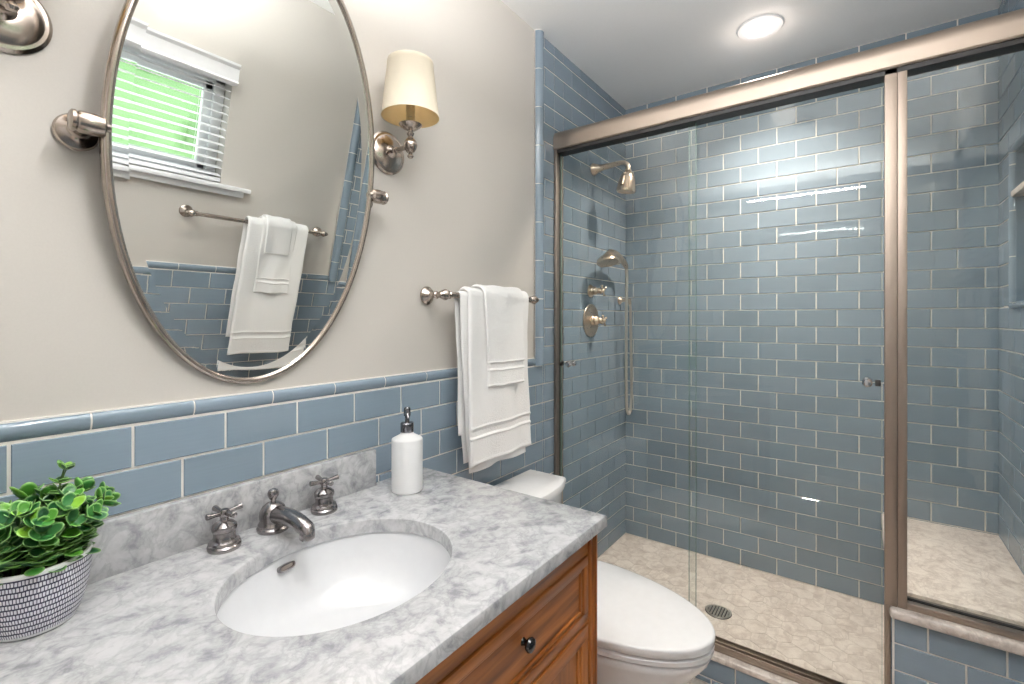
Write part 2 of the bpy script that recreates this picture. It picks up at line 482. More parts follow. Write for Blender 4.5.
# ------------------------------------------------------------------ the room
CAP_Z = 1.127; TRIM_X = 1.632; TRIM_W = 0.054; SHF = 0.073
WIN = (0.22, 1.0, 1.525, 2.005)
def wall_piece(mb, mi, *a): mb.mat(mi).box(*a)

w = MB()
w.mat(0).box(X_FRONT - .1, D_BACK + .1, 0.006, 0.12, 0, CEIL + .1)       # paint face at y=.006
w.mat(1).box(X_FRONT, TRIM_X, 0.0, 0.006, 0, CAP_Z + 0.002)
w.mat(1).box(TRIM_X, D_BACK, 0.0, 0.006, 0, CEIL)
tiles(w, PL, X_FRONT, TRIM_X + TRIM_W, 0.0, ROW0, 0.1371, 1, mi=2)
tiles(w, PL, TRIM_X + TRIM_W, 1.937 - HW * 2, 0.0, CEIL, 1.937 - 4 * HW, 0, mi=2)
tiles(w, PL, 1.937 - HW * 2, D_BACK, SHF, CEIL, 1.937, 0, mi=2)
wl = tag(build('wall_left', w, ['paint', 'grout', 'tile'], angle=20), kind='structure')

w = MB()
y0, y1 = -ROOM_W - 0.006, -ROOM_W - 0.13
NI = (2.02, 2.325, 1.345, 1.86)                                # shower niche opening
def hole_wall(mb, x0, x1, z0, z1, holes, ya, yb):
    for (a, b_, c, d_) in subtract((x0, x1, z0, z1), holes): mb.box(a, b_, ya, yb, c, d_)
hole_wall(w.mat(0), X_FRONT - .1, D_BACK + .1, 0, CEIL + .1, [WIN, NI], y0, y1)
w.mat(1).box(X_FRONT, TRIM_X, -ROOM_W, y0, 0, CAP_Z + 0.002)
hole_wall(w.mat(1), TRIM_X, D_BACK, 0, CEIL, [NI], -ROOM_W, y0)
w.mat(1).box(NI[0], NI[1], y1 + .03, y1, NI[2], NI[3])           # niche back
tiles(w, PR, X_FRONT, TRIM_X + TRIM_W, 0.0, ROW0, 0.1371 + HW, 1, mi=2)
tiles(w, PR, TRIM_X + TRIM_W, D_BACK, 0.0, CEIL, 1.937, 0, holes=[(NI[0] - .012, NI[1] + .012, NI[2] - .012, NI[3] + .012)], mi=2)
tiles(w, lambda u, v, h: (u, y1 + .03 + h, v), NI[0], NI[1], NI[2], NI[3], 1.937, 0, mi=2)
wr = tag(build('wall_right', w, ['paint', 'grout', 'tile'], angle=20), kind='structure')

w = MB()
w.mat(0).box(D_BACK, D_BACK + .12, 0.12, -ROOM_W - .13, 0, CEIL + .1)
tiles(w, PB, 0.0, ROOM_W, SHF, CEIL, 0.0475 + 2 * HW, 0, mi=1)
tag(build('wall_back', w, ['grout', 'tile'], angle=20), kind='structure')

w = MB()                                                       # wall behind the camera with an open doorway
DO = (0.38, 1.20, 0.0, 2.05)
for (a, b_, c, d_) in subtract((-0.12, ROOM_W + .13, 0, CEIL + .1), [DO]): w.box(X_FRONT - .12, X_FRONT, -a, -b_, c, d_)
tag(build('wall_front', w, 'paint'), kind='structure')
w = MB()
for a, b_ in ((DO[0] - .07, DO[0]), (DO[1], DO[1] + .07)): w.box(X_FRONT, X_FRONT + .015, -a, -b_, 0, DO[3] + .07, .003)
w.box(X_FRONT, X_FRONT + .015, -DO[0], -DO[1], DO[3], DO[3] + .07, .003)
tag(build('trim_1', w, 'plastic'), kind='structure')

w = MB(); w.box(X_FRONT - .06, X_FRONT - .02, -DO[0] - .003, -DO[1] + .003, .008, DO[3] - .003, .002)
for (pa, pb, pc, pd) in ((DO[0] + .11, DO[0] + .37, .2, .95), (DO[0] + .45, DO[1] - .11, .2, .95), (DO[0] + .11, DO[0] + .37, 1.1, 1.9), (DO[0] + .45, DO[1] - .11, 1.1, 1.9)):
    w.box(X_FRONT - .022, X_FRONT - .014, -pa, -pb, pc, pd, .006)
dor = tag(build('door_1', w, 'plastic'), kind='structure')
w = MB(); w.lathe([(0, 0), (.026, 0), (.026, .006), (.01, .012), (.01, .03), (.024, .04), (.027, .052), (.02, .062), (0, .064)], (X_FRONT - .02, -DO[1] + .07, .95), (1, 0, 0), 24)
build('knob', w, 'nickel', dor)
w = MB(); w.box(X_FRONT - .12, D_BACK + .12, 0.12, -ROOM_W - .13, CEIL, CEIL + .1)
tag(build('ceiling', w, 'ceiling'), kind='structure')

def hex_floor(name, x0, x1, d0, d1, z, R, thick):
    mb = MB(); mb.mat(0).box(x0, x1, -d0, -d1, z - thick, z - 0.001)
    b = mb.bm; sx = R * 1.5; sy = R * math.sqrt(3)
    def clip(poly):
        for axis, lim, sgn in ((0, x0, 1), (0, x1, -1), (1, d0, 1), (1, d1, -1)):
            out = []
            for i in range(len(poly)):
                p, q = poly[i], poly[(i + 1) % len(poly)]
                ip = (p[axis] - lim) * sgn >= 0; iq = (q[axis] - lim) * sgn >= 0
                if ip: out.append(p)
                if ip != iq:
                    t_ = (lim - p[axis]) / (q[axis] - p[axis]); out.append((p[0] + (q[0] - p[0]) * t_, p[1] + (q[1] - p[1]) * t_))
            poly = out
            if len(poly) < 3: return None
        return poly
    i = 0
    while x0 + i * sx - R < x1:
        j = -1
        while d0 + j * sy - R < d1:
            cx = x0 + i * sx; cy = d0 + j * sy + (sy / 2 if i % 2 else 0)
            p = clip([(cx + (R - .0012) * math.cos(PI / 3 * k), cy + (R - .0012) * math.sin(PI / 3 * k)) for k in range(6)])
            if p:
                top = [b.verts.new((x, -y, z)) for x, y in p]; bot = [b.verts.new((x, -y, z - .001)) for x, y in p]
                f = b.faces.new(top); f.material_index = 1
                for k in range(len(p)):
                    f = b.faces.new((top[k], top[(k + 1) % len(p)], bot[(k + 1) % len(p)], bot[k])); f.material_index = 1
            j += 1
        i += 1
    return tag(build(name, mb, ['hexgrout', 'hex'], smooth=False), kind='structure')
hex_floor('floor', X_FRONT - .12, 1.79, 0, ROOM_W, 0.0, 0.05, 0.1)
CURB_X0, CURB_X1 = 1.757, 1.87; CURB_Z = 0.113
hex_floor('shower_floor', 1.862, D_BACK, 0, ROOM_W, SHF, 0.05, 0.17)

# bullnose trims: quarter-round pieces with grout joints
def quarter(n=12, w_=TRIM_W, p_=0.012):
    pts = [(0, 0)]
    for i in range(n + 1):
        t_ = i / n; pts.append((w_ * t_, .003 + p_ * max(0, math.sin(PI * min(1, t_ ** .8))) ** .6))
    return pts + [(w_, 0)]
def trim_run(mb, frame, L0, L1, start, w_=TRIM_W, p_=.012):
    """frame(across, out, along)"""
    s = start
    prof = quarter(w_=w_, p_=p_)
    mb.mat(0); mb.prism([frame(a * .94 + .001, o * .9, L0) for a, o in prof], (0, 0, 0), Vector(frame(0, 0, L1)) - Vector(frame(0, 0, L0)))
    mb.mat(1)
    while s < L1:
        a0, a1 = max(s, L0) + .0015, min(s + 2 * HW, L1) - .0015
        if a1 - a0 > .01: mb.prism([frame(a, o, a0) for a, o in prof], (0, 0, 0), Vector(frame(0, 0, a1)) - Vector(frame(0, 0, a0)))
        s += 2 * HW
for side, nm, y, sg in (('left', 'trim_2', 0.0, -1), ('right', 'trim_3', -ROOM_W, 1)):
    w = MB()
    trim_run(w, lambda a, o, l, y=y, sg=sg: (l, y + sg * (o - .004), CAP_Z - a), X_FRONT, TRIM_X, 0.078 - 10 * 2 * HW, 0.030, .008)
    trim_run(w, lambda a, o, l, y=y, sg=sg: (TRIM_X + a, y + sg * (o - .004), l), CAP_Z - .032, CEIL, CAP_Z - .032 - HW * .5, TRIM_W, .024)
    tag(build(nm, w, ['grout', 'tile'], angle=40), kind='structure')
# niche frame and shelf
w = MB()
for fr, a, b_ in ((lambda a, o, l: (NI[1] - a + .004 + .018, -ROOM_W + o, l), NI[2], NI[3]),
                  (lambda a, o, l: (NI[0] + a - .022, -ROOM_W + o, l), NI[2], NI[3]),
                  (lambda a, o, l: (l, -ROOM_W + o, NI[3] - a + .022), NI[0] - .02, NI[1] + .02),
                  (lambda a, o, l: (l, -ROOM_W + o, NI[2] + a - .022), NI[0] - .02, NI[1] + .02)):
    trim_run(w, fr, a, b_, a, 0.022)
w.mat(1)
for q in ((NI[0], NI[0] + .004, NI[2], NI[3]), (NI[1] - .004, NI[1], NI[2], NI[3]), (NI[0], NI[1], NI[3] - .004, NI[3]), (NI[0], NI[1], NI[2], NI[2] + .004)): w.box(q[0], q[1], -ROOM_W, y1 + .034, q[2], q[3])
w.mat(2).box(NI[0], NI[1], -ROOM_W + .012, y1 + .03, 1.705, 1.725, .002)
tag(build('trim_4', w, ['grout', 'tile', 'wmarble'], angle=40), kind='structure')

# shower curb and half wall with marble caps
PW_D = 1.150                                                  # left face of the half wall
PW_Z = 0.452
w = MB()
w.mat(0).box(CURB_X0 + .012, CURB_X1 - .01, 0, -PW_D, 0, CURB_Z - .02)
tiles(w, lambda u, v, h: (CURB_X0 + .012 - h, -u, v), 0.0, PW_D, 0, CURB_Z - .02, .1, 0, row0=.02, mi=1)
w.mat(2).box(CURB_X0, CURB_X1, 0, -PW_D, CURB_Z - .02, CURB_Z, .005, 3)
tag(build('curb', w, ['grout', 'tile', 'wmarble'], angle=30), kind='structure')
w = MB()
w.mat(0).box(1.778, 1.865, -PW_D, -ROOM_W, 0, PW_Z - .028)
tiles(w, lambda u, v, h: (1.778 - h, -u, v), PW_D + .003, ROOM_W, 0, PW_Z - .028, 1.229 - 4 * HW, 0, row0=.346 - 4 * T, mi=1)
tiles(w, lambda u, v, h: (u, -PW_D + h, v), 1.778, 1.87, CURB_Z, PW_Z - .028, 1.70, 0, row0=.346 - 4 * T, mi=1)
w.mat(2).box(1.752, 1.87, -PW_D + .006, -ROOM_W, PW_Z - .028, PW_Z, .009, 4)
tag(build('wall_half', w, ['grout', 'tile', 'wmarble'], angle=30), kind='structure')
# bench inside the shower
w = MB()
w.mat(0).box(1.872, D_BACK, -PW_D - .008, -ROOM_W, SHF, PW_Z - .03)
tiles(w, lambda u, v, h: (u, -PW_D - .008 + h, v), 1.872, D_BACK, SHF, PW_Z - .03, 1.937, 0, mi=1)
w.mat(2).box(1.866, D_BACK, -PW_D + .004, -ROOM_W, PW_Z - .03, .464, .004, 2)
tag(build('shower_bench', w, ['grout', 'tile', 'wmarble'], origin=(2.2, -1.32, SHF), angle=30),
    'built-in shower bench with a veined marble slab seat behind the glass panel', 'bench')

# window in the right wall
w = MB()
x0, x1, z0, z1 = WIN; yo = -ROOM_W - .125
for a, b_, c, d_ in ((x0, x0 + .045, z0, z1), (x1 - .045, x1, z0, z1), (x0, x1, z0, z0 + .045), (x0, x1, z1 - .045, z1)):
    w.box(a, b_, yo, yo + .05, c, d_, .004)
win = tag(build('window_1', w, 'plastic'), kind='structure')
w = MB()
for a, b_, c, d_ in ((x0 + .045, x0 + .08, z0 + .045, z1 - .045), (x1 - .08, x1 - .045, z0 + .045, z1 - .045),
                     (x0 + .045, x1 - .045, z0 + .045, z0 + .08), (x0 + .045, x1 - .045, z1 - .08, z1 - .045), (.60, .635, z0 + .05, z1 - .05)):
    w.box(a, b_, yo + .008, yo + .035, c, d_, .003)
build('sash', w, 'plastic', win)
w = MB(); w.box(x0 + .06, x1 - .06, yo + .018, yo + .023, z0 + .06, z1 - .06); build('pane', w, 'glass', win)
w = MB()
w.box(x0 - .1, x1 + .12, -ROOM_W - .10, -ROOM_W + .045, z0 - .022, z0 - .002, .004)
w.box(x0 - .08, x1 + .10, -ROOM_W - .004, -ROOM_W + .02, z0 - .05, z0 - .022, .005)
build('sill', w, 'plastic', win)

# ------------------------------------------------------------------ hedge outside
random.seed(4)
w = MB()
def hedge_pt(x, z): return -4.3 + 0.25 * noise.noise((x * 2.2, z * 2.2, 1)) + .12 * noise.noise((x * 9, z * 9, 2))
nx, nz = 50, 24; g = [[w.bm.verts.new((-3 + 7.5 * i / nx, hedge_pt(-3 + 7.5 * i / nx, j * .16), -.3 + j * .16)) for j in range(nz)] for i in range(nx)]
for i in range(nx - 1):
    for j in range(nz - 1): w.bm.faces.new((g[i][j], g[i + 1][j], g[i + 1][j + 1], g[i][j + 1]))
w.box(-3, 4.4, -4.9, -5.0, -.3, 3.3)
tag(build('hedge', w, 'hedge', origin=(0.7, -4.6, -.3)), 'sunlit green hedge seen through the blinds of the reflected window', 'hedge', kind='stuff')

# ------------------------------------------------------------------ window blind
bl = thing('window_blind', 'white horizontal slat blind lowered over the window, seen in the mirror', 'blind', (0.6, -ROOM_W, 1.95))
w = MB(); bx0, bx1 = x0 - .0, x1 - .002
prof = [(-ROOM_W + .0, 1.962), (-ROOM_W + .062, 1.962), (-ROOM_W + .070, 1.970), (-ROOM_W + .064, 1.978), (-ROOM_W + .064, 2.028), (-ROOM_W + .074, 2.040), (-ROOM_W + .074, 2.05), (-ROOM_W, 2.05)]
w.prism([(0, p[0], p[1]) for p in prof], (x0 - .03, 0, 0), (x1 - .005, 0, 0)); build('valance', w, 'plastic', bl, angle=20)
n = 12
for i in range(n):
    z = 1.56 + i * .0345
    w = MB(); seg = 6; up = []; dn = []
    for k in range(seg + 1):
        t_ = k / seg; yy = -ROOM_W - .045 + .05 * t_ ; zz = z + .002 * math.sin(PI * t_) - .011 * (t_ - .5)
        up.append((0, yy, zz + .0009)); dn.append((0, yy, zz - .0009))
    w.prism(up + dn[::-1], (x0 + .006, 0, 0), (x1 - .006, 0, 0)); build('slat', w, 'plastic', bl)
w = MB(); w.box(x0 + .006, x1 - .006, -ROOM_W - .05, -ROOM_W + .008, 1.529, 1.546, .004); build('bottom_rail', w, 'plastic', bl)
for xx in (.33, .89):
    for yy in (-ROOM_W + .008, -ROOM_W - .048):
        w = MB(); w.tube([(xx, yy, 1.54), (xx, yy, 1.97)], .0009, 6); build('cord', w, 'plastic', bl)

# ------------------------------------------------------------------ recessed lights
for i, (cx, cd, e, c) in enumerate(CANS):
    o = thing('recessed_light', 'round white recessed ceiling light shining above the shower',
              'ceiling light', (cx, -cd, CEIL))
    w = MB(); w.lathe([(.082, 0), (.086, -.003), (.082, -.007), (.060, -.007), (.056, -.003), (.056, 0)], (cx, -cd, CEIL), seg=48, close=False)
    build('trim_ring', w, 'plastic', o)
    w = MB(); w.lathe([(0, 0), (.056, 0), (.056, -.004), (.03, -.0055), (0, -.006)], (cx, -cd, CEIL), seg=40, close=False)
    build('lens', w, 'lamp', o)

for i, (bx, bd, bz, bl_, e, c) in enumerate(FILL_BARS):  # body of the invented fill lamp, outside the camera view
    gl_ = thing('added_fill_bar', 'added fill lamp out of view, a slim white pendant bar brightening the room off the ceiling', 'ceiling light', (bx, -bd, CEIL))
    w = MB(); w.lathe([(0, 0), (.055, 0), (.055, -.018), (.05, -.022), (0, -.022)], (bx, -bd, CEIL), seg=32); build('canopy', w, 'nickel', gl_)
    for q in (-.2, .2):
        w = MB(); w.tube([(bx, -bd + q * .15, CEIL - .02), (bx, -bd + q, bz + .028)], .002, 8); build('cable', w, 'nickel', gl_)
    w = MB(); w.box(bx - .034, bx + .034, -bd - bl_ / 2 - .01, -bd + bl_ / 2 + .01, bz - .03, bz + .03, .004); build('housing', w, 'plastic', gl_)
# ------------------------------------------------------------------ mirror
TILT = math.radians(8); MC = Vector((0.506, -0.062, 1.618)); MA, MBB = 0.270, 0.474
nrm = Vector((0, -math.cos(TILT), -math.sin(TILT))); ev = Vector((0, -math.sin(TILT), math.cos(TILT))); ex = Vector((1, 0, 0))
def mp_(a, ra, rb, out): return MC + ex * (ra * math.cos(a)) + ev * (rb * math.sin(a)) + nrm * out
mir = thing('vanity_mirror', 'oval pivoting wall mirror in a brushed nickel frame, tilted forward above the sink', 'mirror', (MC.x, 0.004, MC.z))
w = MB(); N = 128
fp = [(0, -.015), (.001, .001), (-.001, .006), (-.0055, .0085), (-.0105, .007), (-.0130, .002), (-.0130, -.004), (-.0130, -.015)]
rings = []
for da, out in fp: rings.append([mp_(2 * PI * k / N, MA + da, MBB + da, out) for k in range(N)])
rings.append(rings[0])
R = [[w.bm.verts.new(p) for p in r] for r in rings[:-1]]; R.append(R[0])
for q in range(len(R) - 1):
    for k in range(N): w.bm.faces.new((R[q][k], R[q][(k + 1) % N], R[q + 1][(k + 1) % N], R[q + 1][k]))
build('frame', w, 'nickel', mir, angle=50)
w = MB()
BEV = .024
outer = [w.bm.verts.new(mp_(2 * PI * k / N, MA - .012, MBB - .012, .0007)) for k in range(N)]
inner = [w.bm.verts.new(mp_(2 * PI * k / N, MA - .012 - BEV, MBB - .012 - BEV, .0)) for k in range(N)]
back = [w.bm.verts.new(mp_(2 * PI * k / N, MA - .012, MBB - .012, -.006)) for k in range(N)]
w.bm.faces.new(inner); w.bm.faces.new(back)
for k in range(N):
    w.bm.faces.new((outer[k], outer[(k + 1) % N], inner[(k + 1) % N], inner[k])); w.bm.faces.new((outer[k], outer[(k + 1) % N], back[(k + 1) % N], back[k]))
gl = build('bevelled_glass', w, 'mirror', mir, smooth=False)
w = MB(); w.loft([[mp_(2 * PI * k / N, MA - .013, MBB - .013, -.0065) for k in range(N)], [mp_(2 * PI * k / N, MA - .013, MBB - .013, -.0125) for k in range(N)]])
build('backing', w, 'dark', mir)
for sg in (-1, 1):
    px = MC.x + sg * .289
    pv = MB()
    pv.lathe([(.0, .0), (.030, .0), (.031, .004), (.028, .009), (.019, .013), (.013, .018), (.010, .026), (.0105, .05), (0, .052)], (px, .004, MC.z - .012), (0, -1, 0), 32)
    build('wall_rosette', pv, 'nickel', mir)
    pv = MB()
    pv.lathe([(0, 0), (.013, 0), (.0165, .002), (.0175, .006), (.0155, .009), (.0175, .012), (.018, .03), (.0155, .042), (.009, .046), (.007, .052), (0, .053)],
             (px + sg * .022, -0.064, MC.z - .012), (-sg, 0, 0), 28)
    build('pivot_barrel', pv, 'nickel', mir)

# ------------------------------------------------------------------ wall sconces
def sconce(x, z, label):
    s = thing('wall_sconce', label, 'wall lamp', (x, 0.006, z), group=None)
    w = MB(); w.lathe([(0, 0), (.059, 0), (.060, .004), (.055, .009), (.050, .010), (.046, .013), (.034, .018), (.020, .021), (0, .022)], (x, .006, z), (0, -1, 0), 40)
    build('backplate', w, 'nickel', s, angle=25)
    w = MB()
    w.lathe([(.017, .014), (.019, .019), (.014, .026), (.010, .03), (.0075, .04), (.0085, .047), (.0065, .05), (.0065, .085)], (x, .006, z), (0, -1, 0), 24)
    y = -0.092
    w.lathe([(0, -.034), (.006, -.033), (.0085, -.028), (.006, -.022), (.0045, -.02), (.010, -.017), (.016, -.008), (.0185, .002), (.016, .012), (.009, .02), (.006, .025), (.009, .03), (.010, .034),
             (.006, .037), (.007, .040), (.016, .044), (.027, .052), (.031, .057), (.029, .058), (.018, .052), (0, .050)], (x, y, z), (0, 0, 1), 28)
    build('arm', w, 'nickel', s)
    w = MB(); w.lathe([(0, .050), (.0125, .050), (.0125, .074), (.0115, .075), (.0125, .080), (.0115, .085), (.0125, .09), (.0125, .125), (0, .125)], (x, y, z), seg=20)
    build('socket', w, 'chrome', s)
    w = MB(); w.lathe([(0, .125), (.010, .125), (.016, .14), (.018, .155), (.012, .175), (.004, .19), (0, .192)], (x, y, z), seg=18)
    build('bulb', w, 'bulb', s)
    w = MB(); z0_, z1_ = .078, .226; r0, r1 = .0775, .060
    w.mat(0).lathe([(r0 - .0012, z0_), (r0, z0_), (r0 - .0008, z0_ + .008), (r0 - .0018, z0_ + .0085), (r1 + .0018, z1_ - .0115), (r1 + .0022, z1_ - .011), (r1 + .001, z1_), (r1 - .001, z1_)], (x, y, z), seg=56, close=False)
    w.mat(1).lathe([(r1 - .001, z1_), (r0 - .0012, z0_)], (x, y, z), seg=56, close=False)
    build('lamp_shade', w, ['shade', 'shade_in'], s, angle=50)
    w = MB()
    for k in range(3):
        a = 2 * PI * k / 3 + .4; w.tube([(x, y, z + .195), (x + (r1 - .002) * math.cos(a), y + (r1 - .002) * math.sin(a), z + z1_ - .01)], .0012, 6)
    w.lathe([(0, .19), (.008, .19), (.008, .198), (0, .2)], (x, y, z), seg=12)
    build('shade_spider', w, 'nickel', s)
    return s
sconce(.879, 1.757, 'brushed nickel wall sconce with tapered linen shade right of the oval mirror')
sconce(.128, 1.765, 'wall sconce left of the oval mirror, only its round nickel backplate edge showing')

# ------------------------------------------------------------------ towel bars
def towel_bar(loc, rz, L, out, label):
    t = thing('towel_bar', label, 'towel bar', loc, rz, world=False)
    for sx in (0, 1):
        x = sx * L
        w = MB(); w.lathe([(0, 0), (.026, 0), (.028, .003), (.027, .007), (.022, .010), (.019, .016), (.012, .020), (.009, .026), (.009, .04), (.012, .046), (.009, .05), (.009, out)], (x, 0, 0), (0, -1, 0), 28)
        q = 1 if sx else -1
        w.lathe([(0, -.026), (.006, -.025), (.010, -.020), (.008, -.016), (.013, -.012), (.017, 0), (.013, .012), (.009, .015), (.012, .018), (.012, .022), (.0085, .025)], (x, -out, 0), (-q, 0, 0), 24)
        build('post', w, 'nickel', t, local=True)
    w = MB(); w.lathe([(.0095, 0), (.0095, L - .03)], (.015, -out, 0), (1, 0, 0), 20); build('bar', w, 'nickel', t, local=True)
    return t
towel_bar((1.03, .006, 1.361), 0, .48, .08, 'brushed nickel towel bar on the mirror wall next to the shower')
towel_bar((.872 + .645, -ROOM_W - .006, 1.371), PI, .645, .07, 'brushed nickel towel bar under the window, seen only in the mirror')

# ------------------------------------------------------------------ towels
def drape(name, label, x0, x1, yb, zb, Rr, zf, zk, th, sgn, seed, layers=1, taper=0.0, borders=(), group=None, skew=0.0, part_of=None, flare=0.0):
    """cloth folded over a bar: yb/zb bar centre, Rr inner radius, zf/zk bottom of front/back, sgn=-1 front faces -Y"""
    mb = MB(); nu = 44
    # path (outward offset s, z); s>0 is the room side
    path = []
    nf = 190
    for i in range(nf + 1): path.append(('f', zf + (zb - zf) * i / nf))
    for i in range(1, 10): path.append(('a', PI * i / 10))
    nb = 50
    for i in range(nb + 1): path.append(('b', zb + (zk - zb) * i / nb))
    L = len(path)
    outer = []; inner = []
    for iu in range(nu + 1):
        u = iu / nu
        ro, ri = [], []
        edge = min(u, 1 - u) * (x1 - x0)
        e_t = min(1.0, math.sqrt(max(0.0, 1 - (1 - min(edge / (th * .6), 1)) ** 2)) + .08)
        for kind, val in path:
            z = val if kind != 'a' else zb
            depth = max(0.0, (zb - z))
            prog = depth / max(.01, zb - zf)
            cx = (x0 + x1) / 2
            wdt = (x1 - x0) * (1 - taper * (1 - prog))
            x = cx + (u - .5) * wdt + skew * depth
            wv = .0055 * math.sin(u * 8 + seed * 2.3 + depth * 2) * min(1, depth * 5) * (1 if kind == 'f' else .4)
            wv += .011 * noise.noise((x * 11 + seed, depth * 3.2, seed)) * 1.0 * min(1, depth * 6 + .25)
            wv += flare * prog * (1 - u) if kind == 'f' else 0
            x += .004 * noise.noise((u * 2 + seed * 3, depth * 9, 4.2)) * min(1, depth * 8)
            t_ = th * e_t
            bulge = 0
            if kind == 'f':
                for (bz0, bz1, dp) in borders:
                    hgt = z - zf
                    if bz0 <= hgt <= bz1: bulge = dp
                # rounded hem
                hm = min(1.0, (z - zf) / (th * .5)); t_ *= max(.25, math.sqrt(max(0, 1 - (1 - hm) ** 2)))
                s_in = Rr; s_out = Rr + t_ + bulge
                zz = z + .006 * noise.noise((u * 3 + seed, 0, 7)) * (1 - (zb - z) * 0 ) * prog
                mid = Rr + th / 2
                ro.append((x, yb + sgn * (mid + t_ / 2 + bulge + wv), zz)); ri.append((x, yb + sgn * (mid - t_ / 2 + wv), zz))
            elif kind == 'a':
                a = val; mid = Rr + th / 2
                ra, rb = mid + t_ / 2, mid - t_ / 2
                ww = wv * (1 if a < PI / 2 else .4) * math.cos(a)
                ro.append((x, yb + sgn * (math.cos(a) * ra + ww), zb + math.sin(a) * ra + .0015 * math.sin(u * 13 + seed))); ri.append((x, yb + sgn * (math.cos(a) * rb + ww), zb + math.sin(a) * rb))
            else:
                hm = min(1.0, (z - zk) / (th * .5)); t_ *= max(.25, math.sqrt(max(0, 1 - (1 - hm) ** 2)))
                mid = Rr + th / 2
                ro.append((x, yb - sgn * (mid + t_ / 2 - wv * .3), z)); ri.append((x, yb - sgn * (mid - t_ / 2 - wv * .3), z))
        outer.append([mb.bm.verts.new(p) for p in ro]); inner.append([mb.bm.verts.new(p) for p in ri])
    F = mb.bm.faces.new
    for i in range(nu):
        for k in range(L - 1):
            F((outer[i][k], outer[i + 1][k], outer[i + 1][k + 1], outer[i][k + 1])); F((inner[i][k], inner[i][k + 1], inner[i + 1][k + 1], inner[i + 1][k]))
        for k in (0, L - 1): F((outer[i][k], inner[i][k], inner[i + 1][k], outer[i + 1][k]))
    for i in (0, nu):
        for k in range(L - 1): F((outer[i][k], outer[i][k + 1], inner[i][k + 1], inner[i][k]))
    if part_of is not None: return build(name, mb, 'towel', part_of, angle=60)
    o = build(name, mb, 'towel', origin=((x0 + x1) / 2, yb, zb), angle=60)
    return tag(o, label, 'towel', group)
YB = -.074
BD = ((.083, .088, .0022), (.092, .112, -.0022), (.116, .121, .0022), (.0, .012, .0015))
bt = drape('bath_towel', 'large white bath towel folded over the towel bar beside the shower', 1.105, 1.447, YB, 1.361, .0155, .828, .92, .013, -1, 1.3, borders=BD, taper=.03, skew=.01, flare=.004)
drape('inner_fold', None, 1.088, 1.395, YB, 1.361, .009, .803, .83, .0062, -1, 5.1, taper=-.03, skew=.07, part_of=bt)
drape('hand_towel', 'small white hand towel layered over the bath towel beside the shower', 1.19, 1.372, YB, 1.361, .030, 1.066, 1.10, .010, -1, 2.2, borders=((.052, .056, .002), (.060, .075, -.0018), (.079, .083, .002), (0, .008, .0015)), taper=-.22, skew=.03)
YR = -ROOM_W - .006 + .07; XS = 0
drape('bath_towel', 'large white bath towel hanging under the window, seen only in the mirror', 1.10, 1.42, YR, 1.371, .0155, .70, .78, .014, 1, 3.3, borders=BD, taper=.03, skew=-.02)
drape('hand_towel', 'white hand towel over the bath towel in the mirror, behind the washcloth', 1.17, 1.345, YR, 1.371, .031, 1.03, 1.10, .009, 1, 4.3, borders=((.05, .054, .002), (.058, .07, -.0018), (.074, .078, .002)))
drape('washcloth', 'small white folded washcloth on top of the towels seen in the mirror', 1.185, 1.315, YR, 1.371, .0415, 1.235, 1.25, .008, 1, 6.3)

# ------------------------------------------------------------------ countertop, backsplash, sink
CT = 0.84; CX0, CX1, CDF = 0.045, 1.012, 0.606
SC = (0.5265, 0.313); SA, SB = 0.208, 0.176
w = MB()
angs = sorted(set([2 * PI * k / 96 for k in range(96)] + [math.atan2(y_ - SC[1], x_ - SC[0]) % (2 * PI) for x_, y_ in ((CX0, .0), (CX1, .0), (CX0, CDF), (CX1, CDF))]))
def rect_hit(a, ins):
    dx, dy = math.cos(a), math.sin(a); t_ = 1e9
    for lim, dd, c in ((CX0 + ins, dx, SC[0]), (CX1 - ins, dx, SC[0]), (0 + 0.0, dy, SC[1]), (CDF - ins, dy, SC[1])):
        if abs(dd) > 1e-9:
            q = (lim - c) / dd
            if q > 1e-9: t_ = min(t_, q)
    return SC[0] + dx * t_, SC[1] + dy * t_
def ell(a, da):
    # the same direction, on the ellipse
    r = 1 / math.sqrt((math.cos(a) / (SA + da)) ** 2 + (math.sin(a) / (SB + da)) ** 2)
    return SC[0] + r * math.cos(a), SC[1] + r * math.sin(a)
rings = []
for kind, ins, z in (('e', 0, CT - .03), ('e', 0, CT - .005), ('e', .0015, CT - .0015), ('e', .005, CT), ('r', .006, CT), ('r', .002, CT - .0018), ('r', 0, CT - .006), ('r', 0, CT - .026), ('r', .004, CT - .03)):
    rings.append([((ell(a, ins) if kind == 'e' else rect_hit(a, ins)) + (z,)) for a in angs])
V = [[w.bm.verts.new((p[0], -p[1], p[2])) for p in r] for r in rings]; V.append(V[0]); n = len(angs)
for q in range(len(V) - 1):
    for i in range(n): w.bm.faces.new((V[q][i], V[q][(i + 1) % n], V[q + 1][(i + 1) % n], V[q + 1][i]))
tag(build('countertop', w, 'marble', origin=(.53, -.3, CT - .03)), 'grey-veined white marble vanity top with an oval sink cutout', 'countertop')
w = MB(); w.box(CX0, .822, 0.0 - .003, -.021, CT, .937, .002)
tag(build('backsplash', w, 'marble', origin=(.43, -.01, CT)), 'low grey-veined marble backsplash standing on the vanity top against the blue tile', 'backsplash')

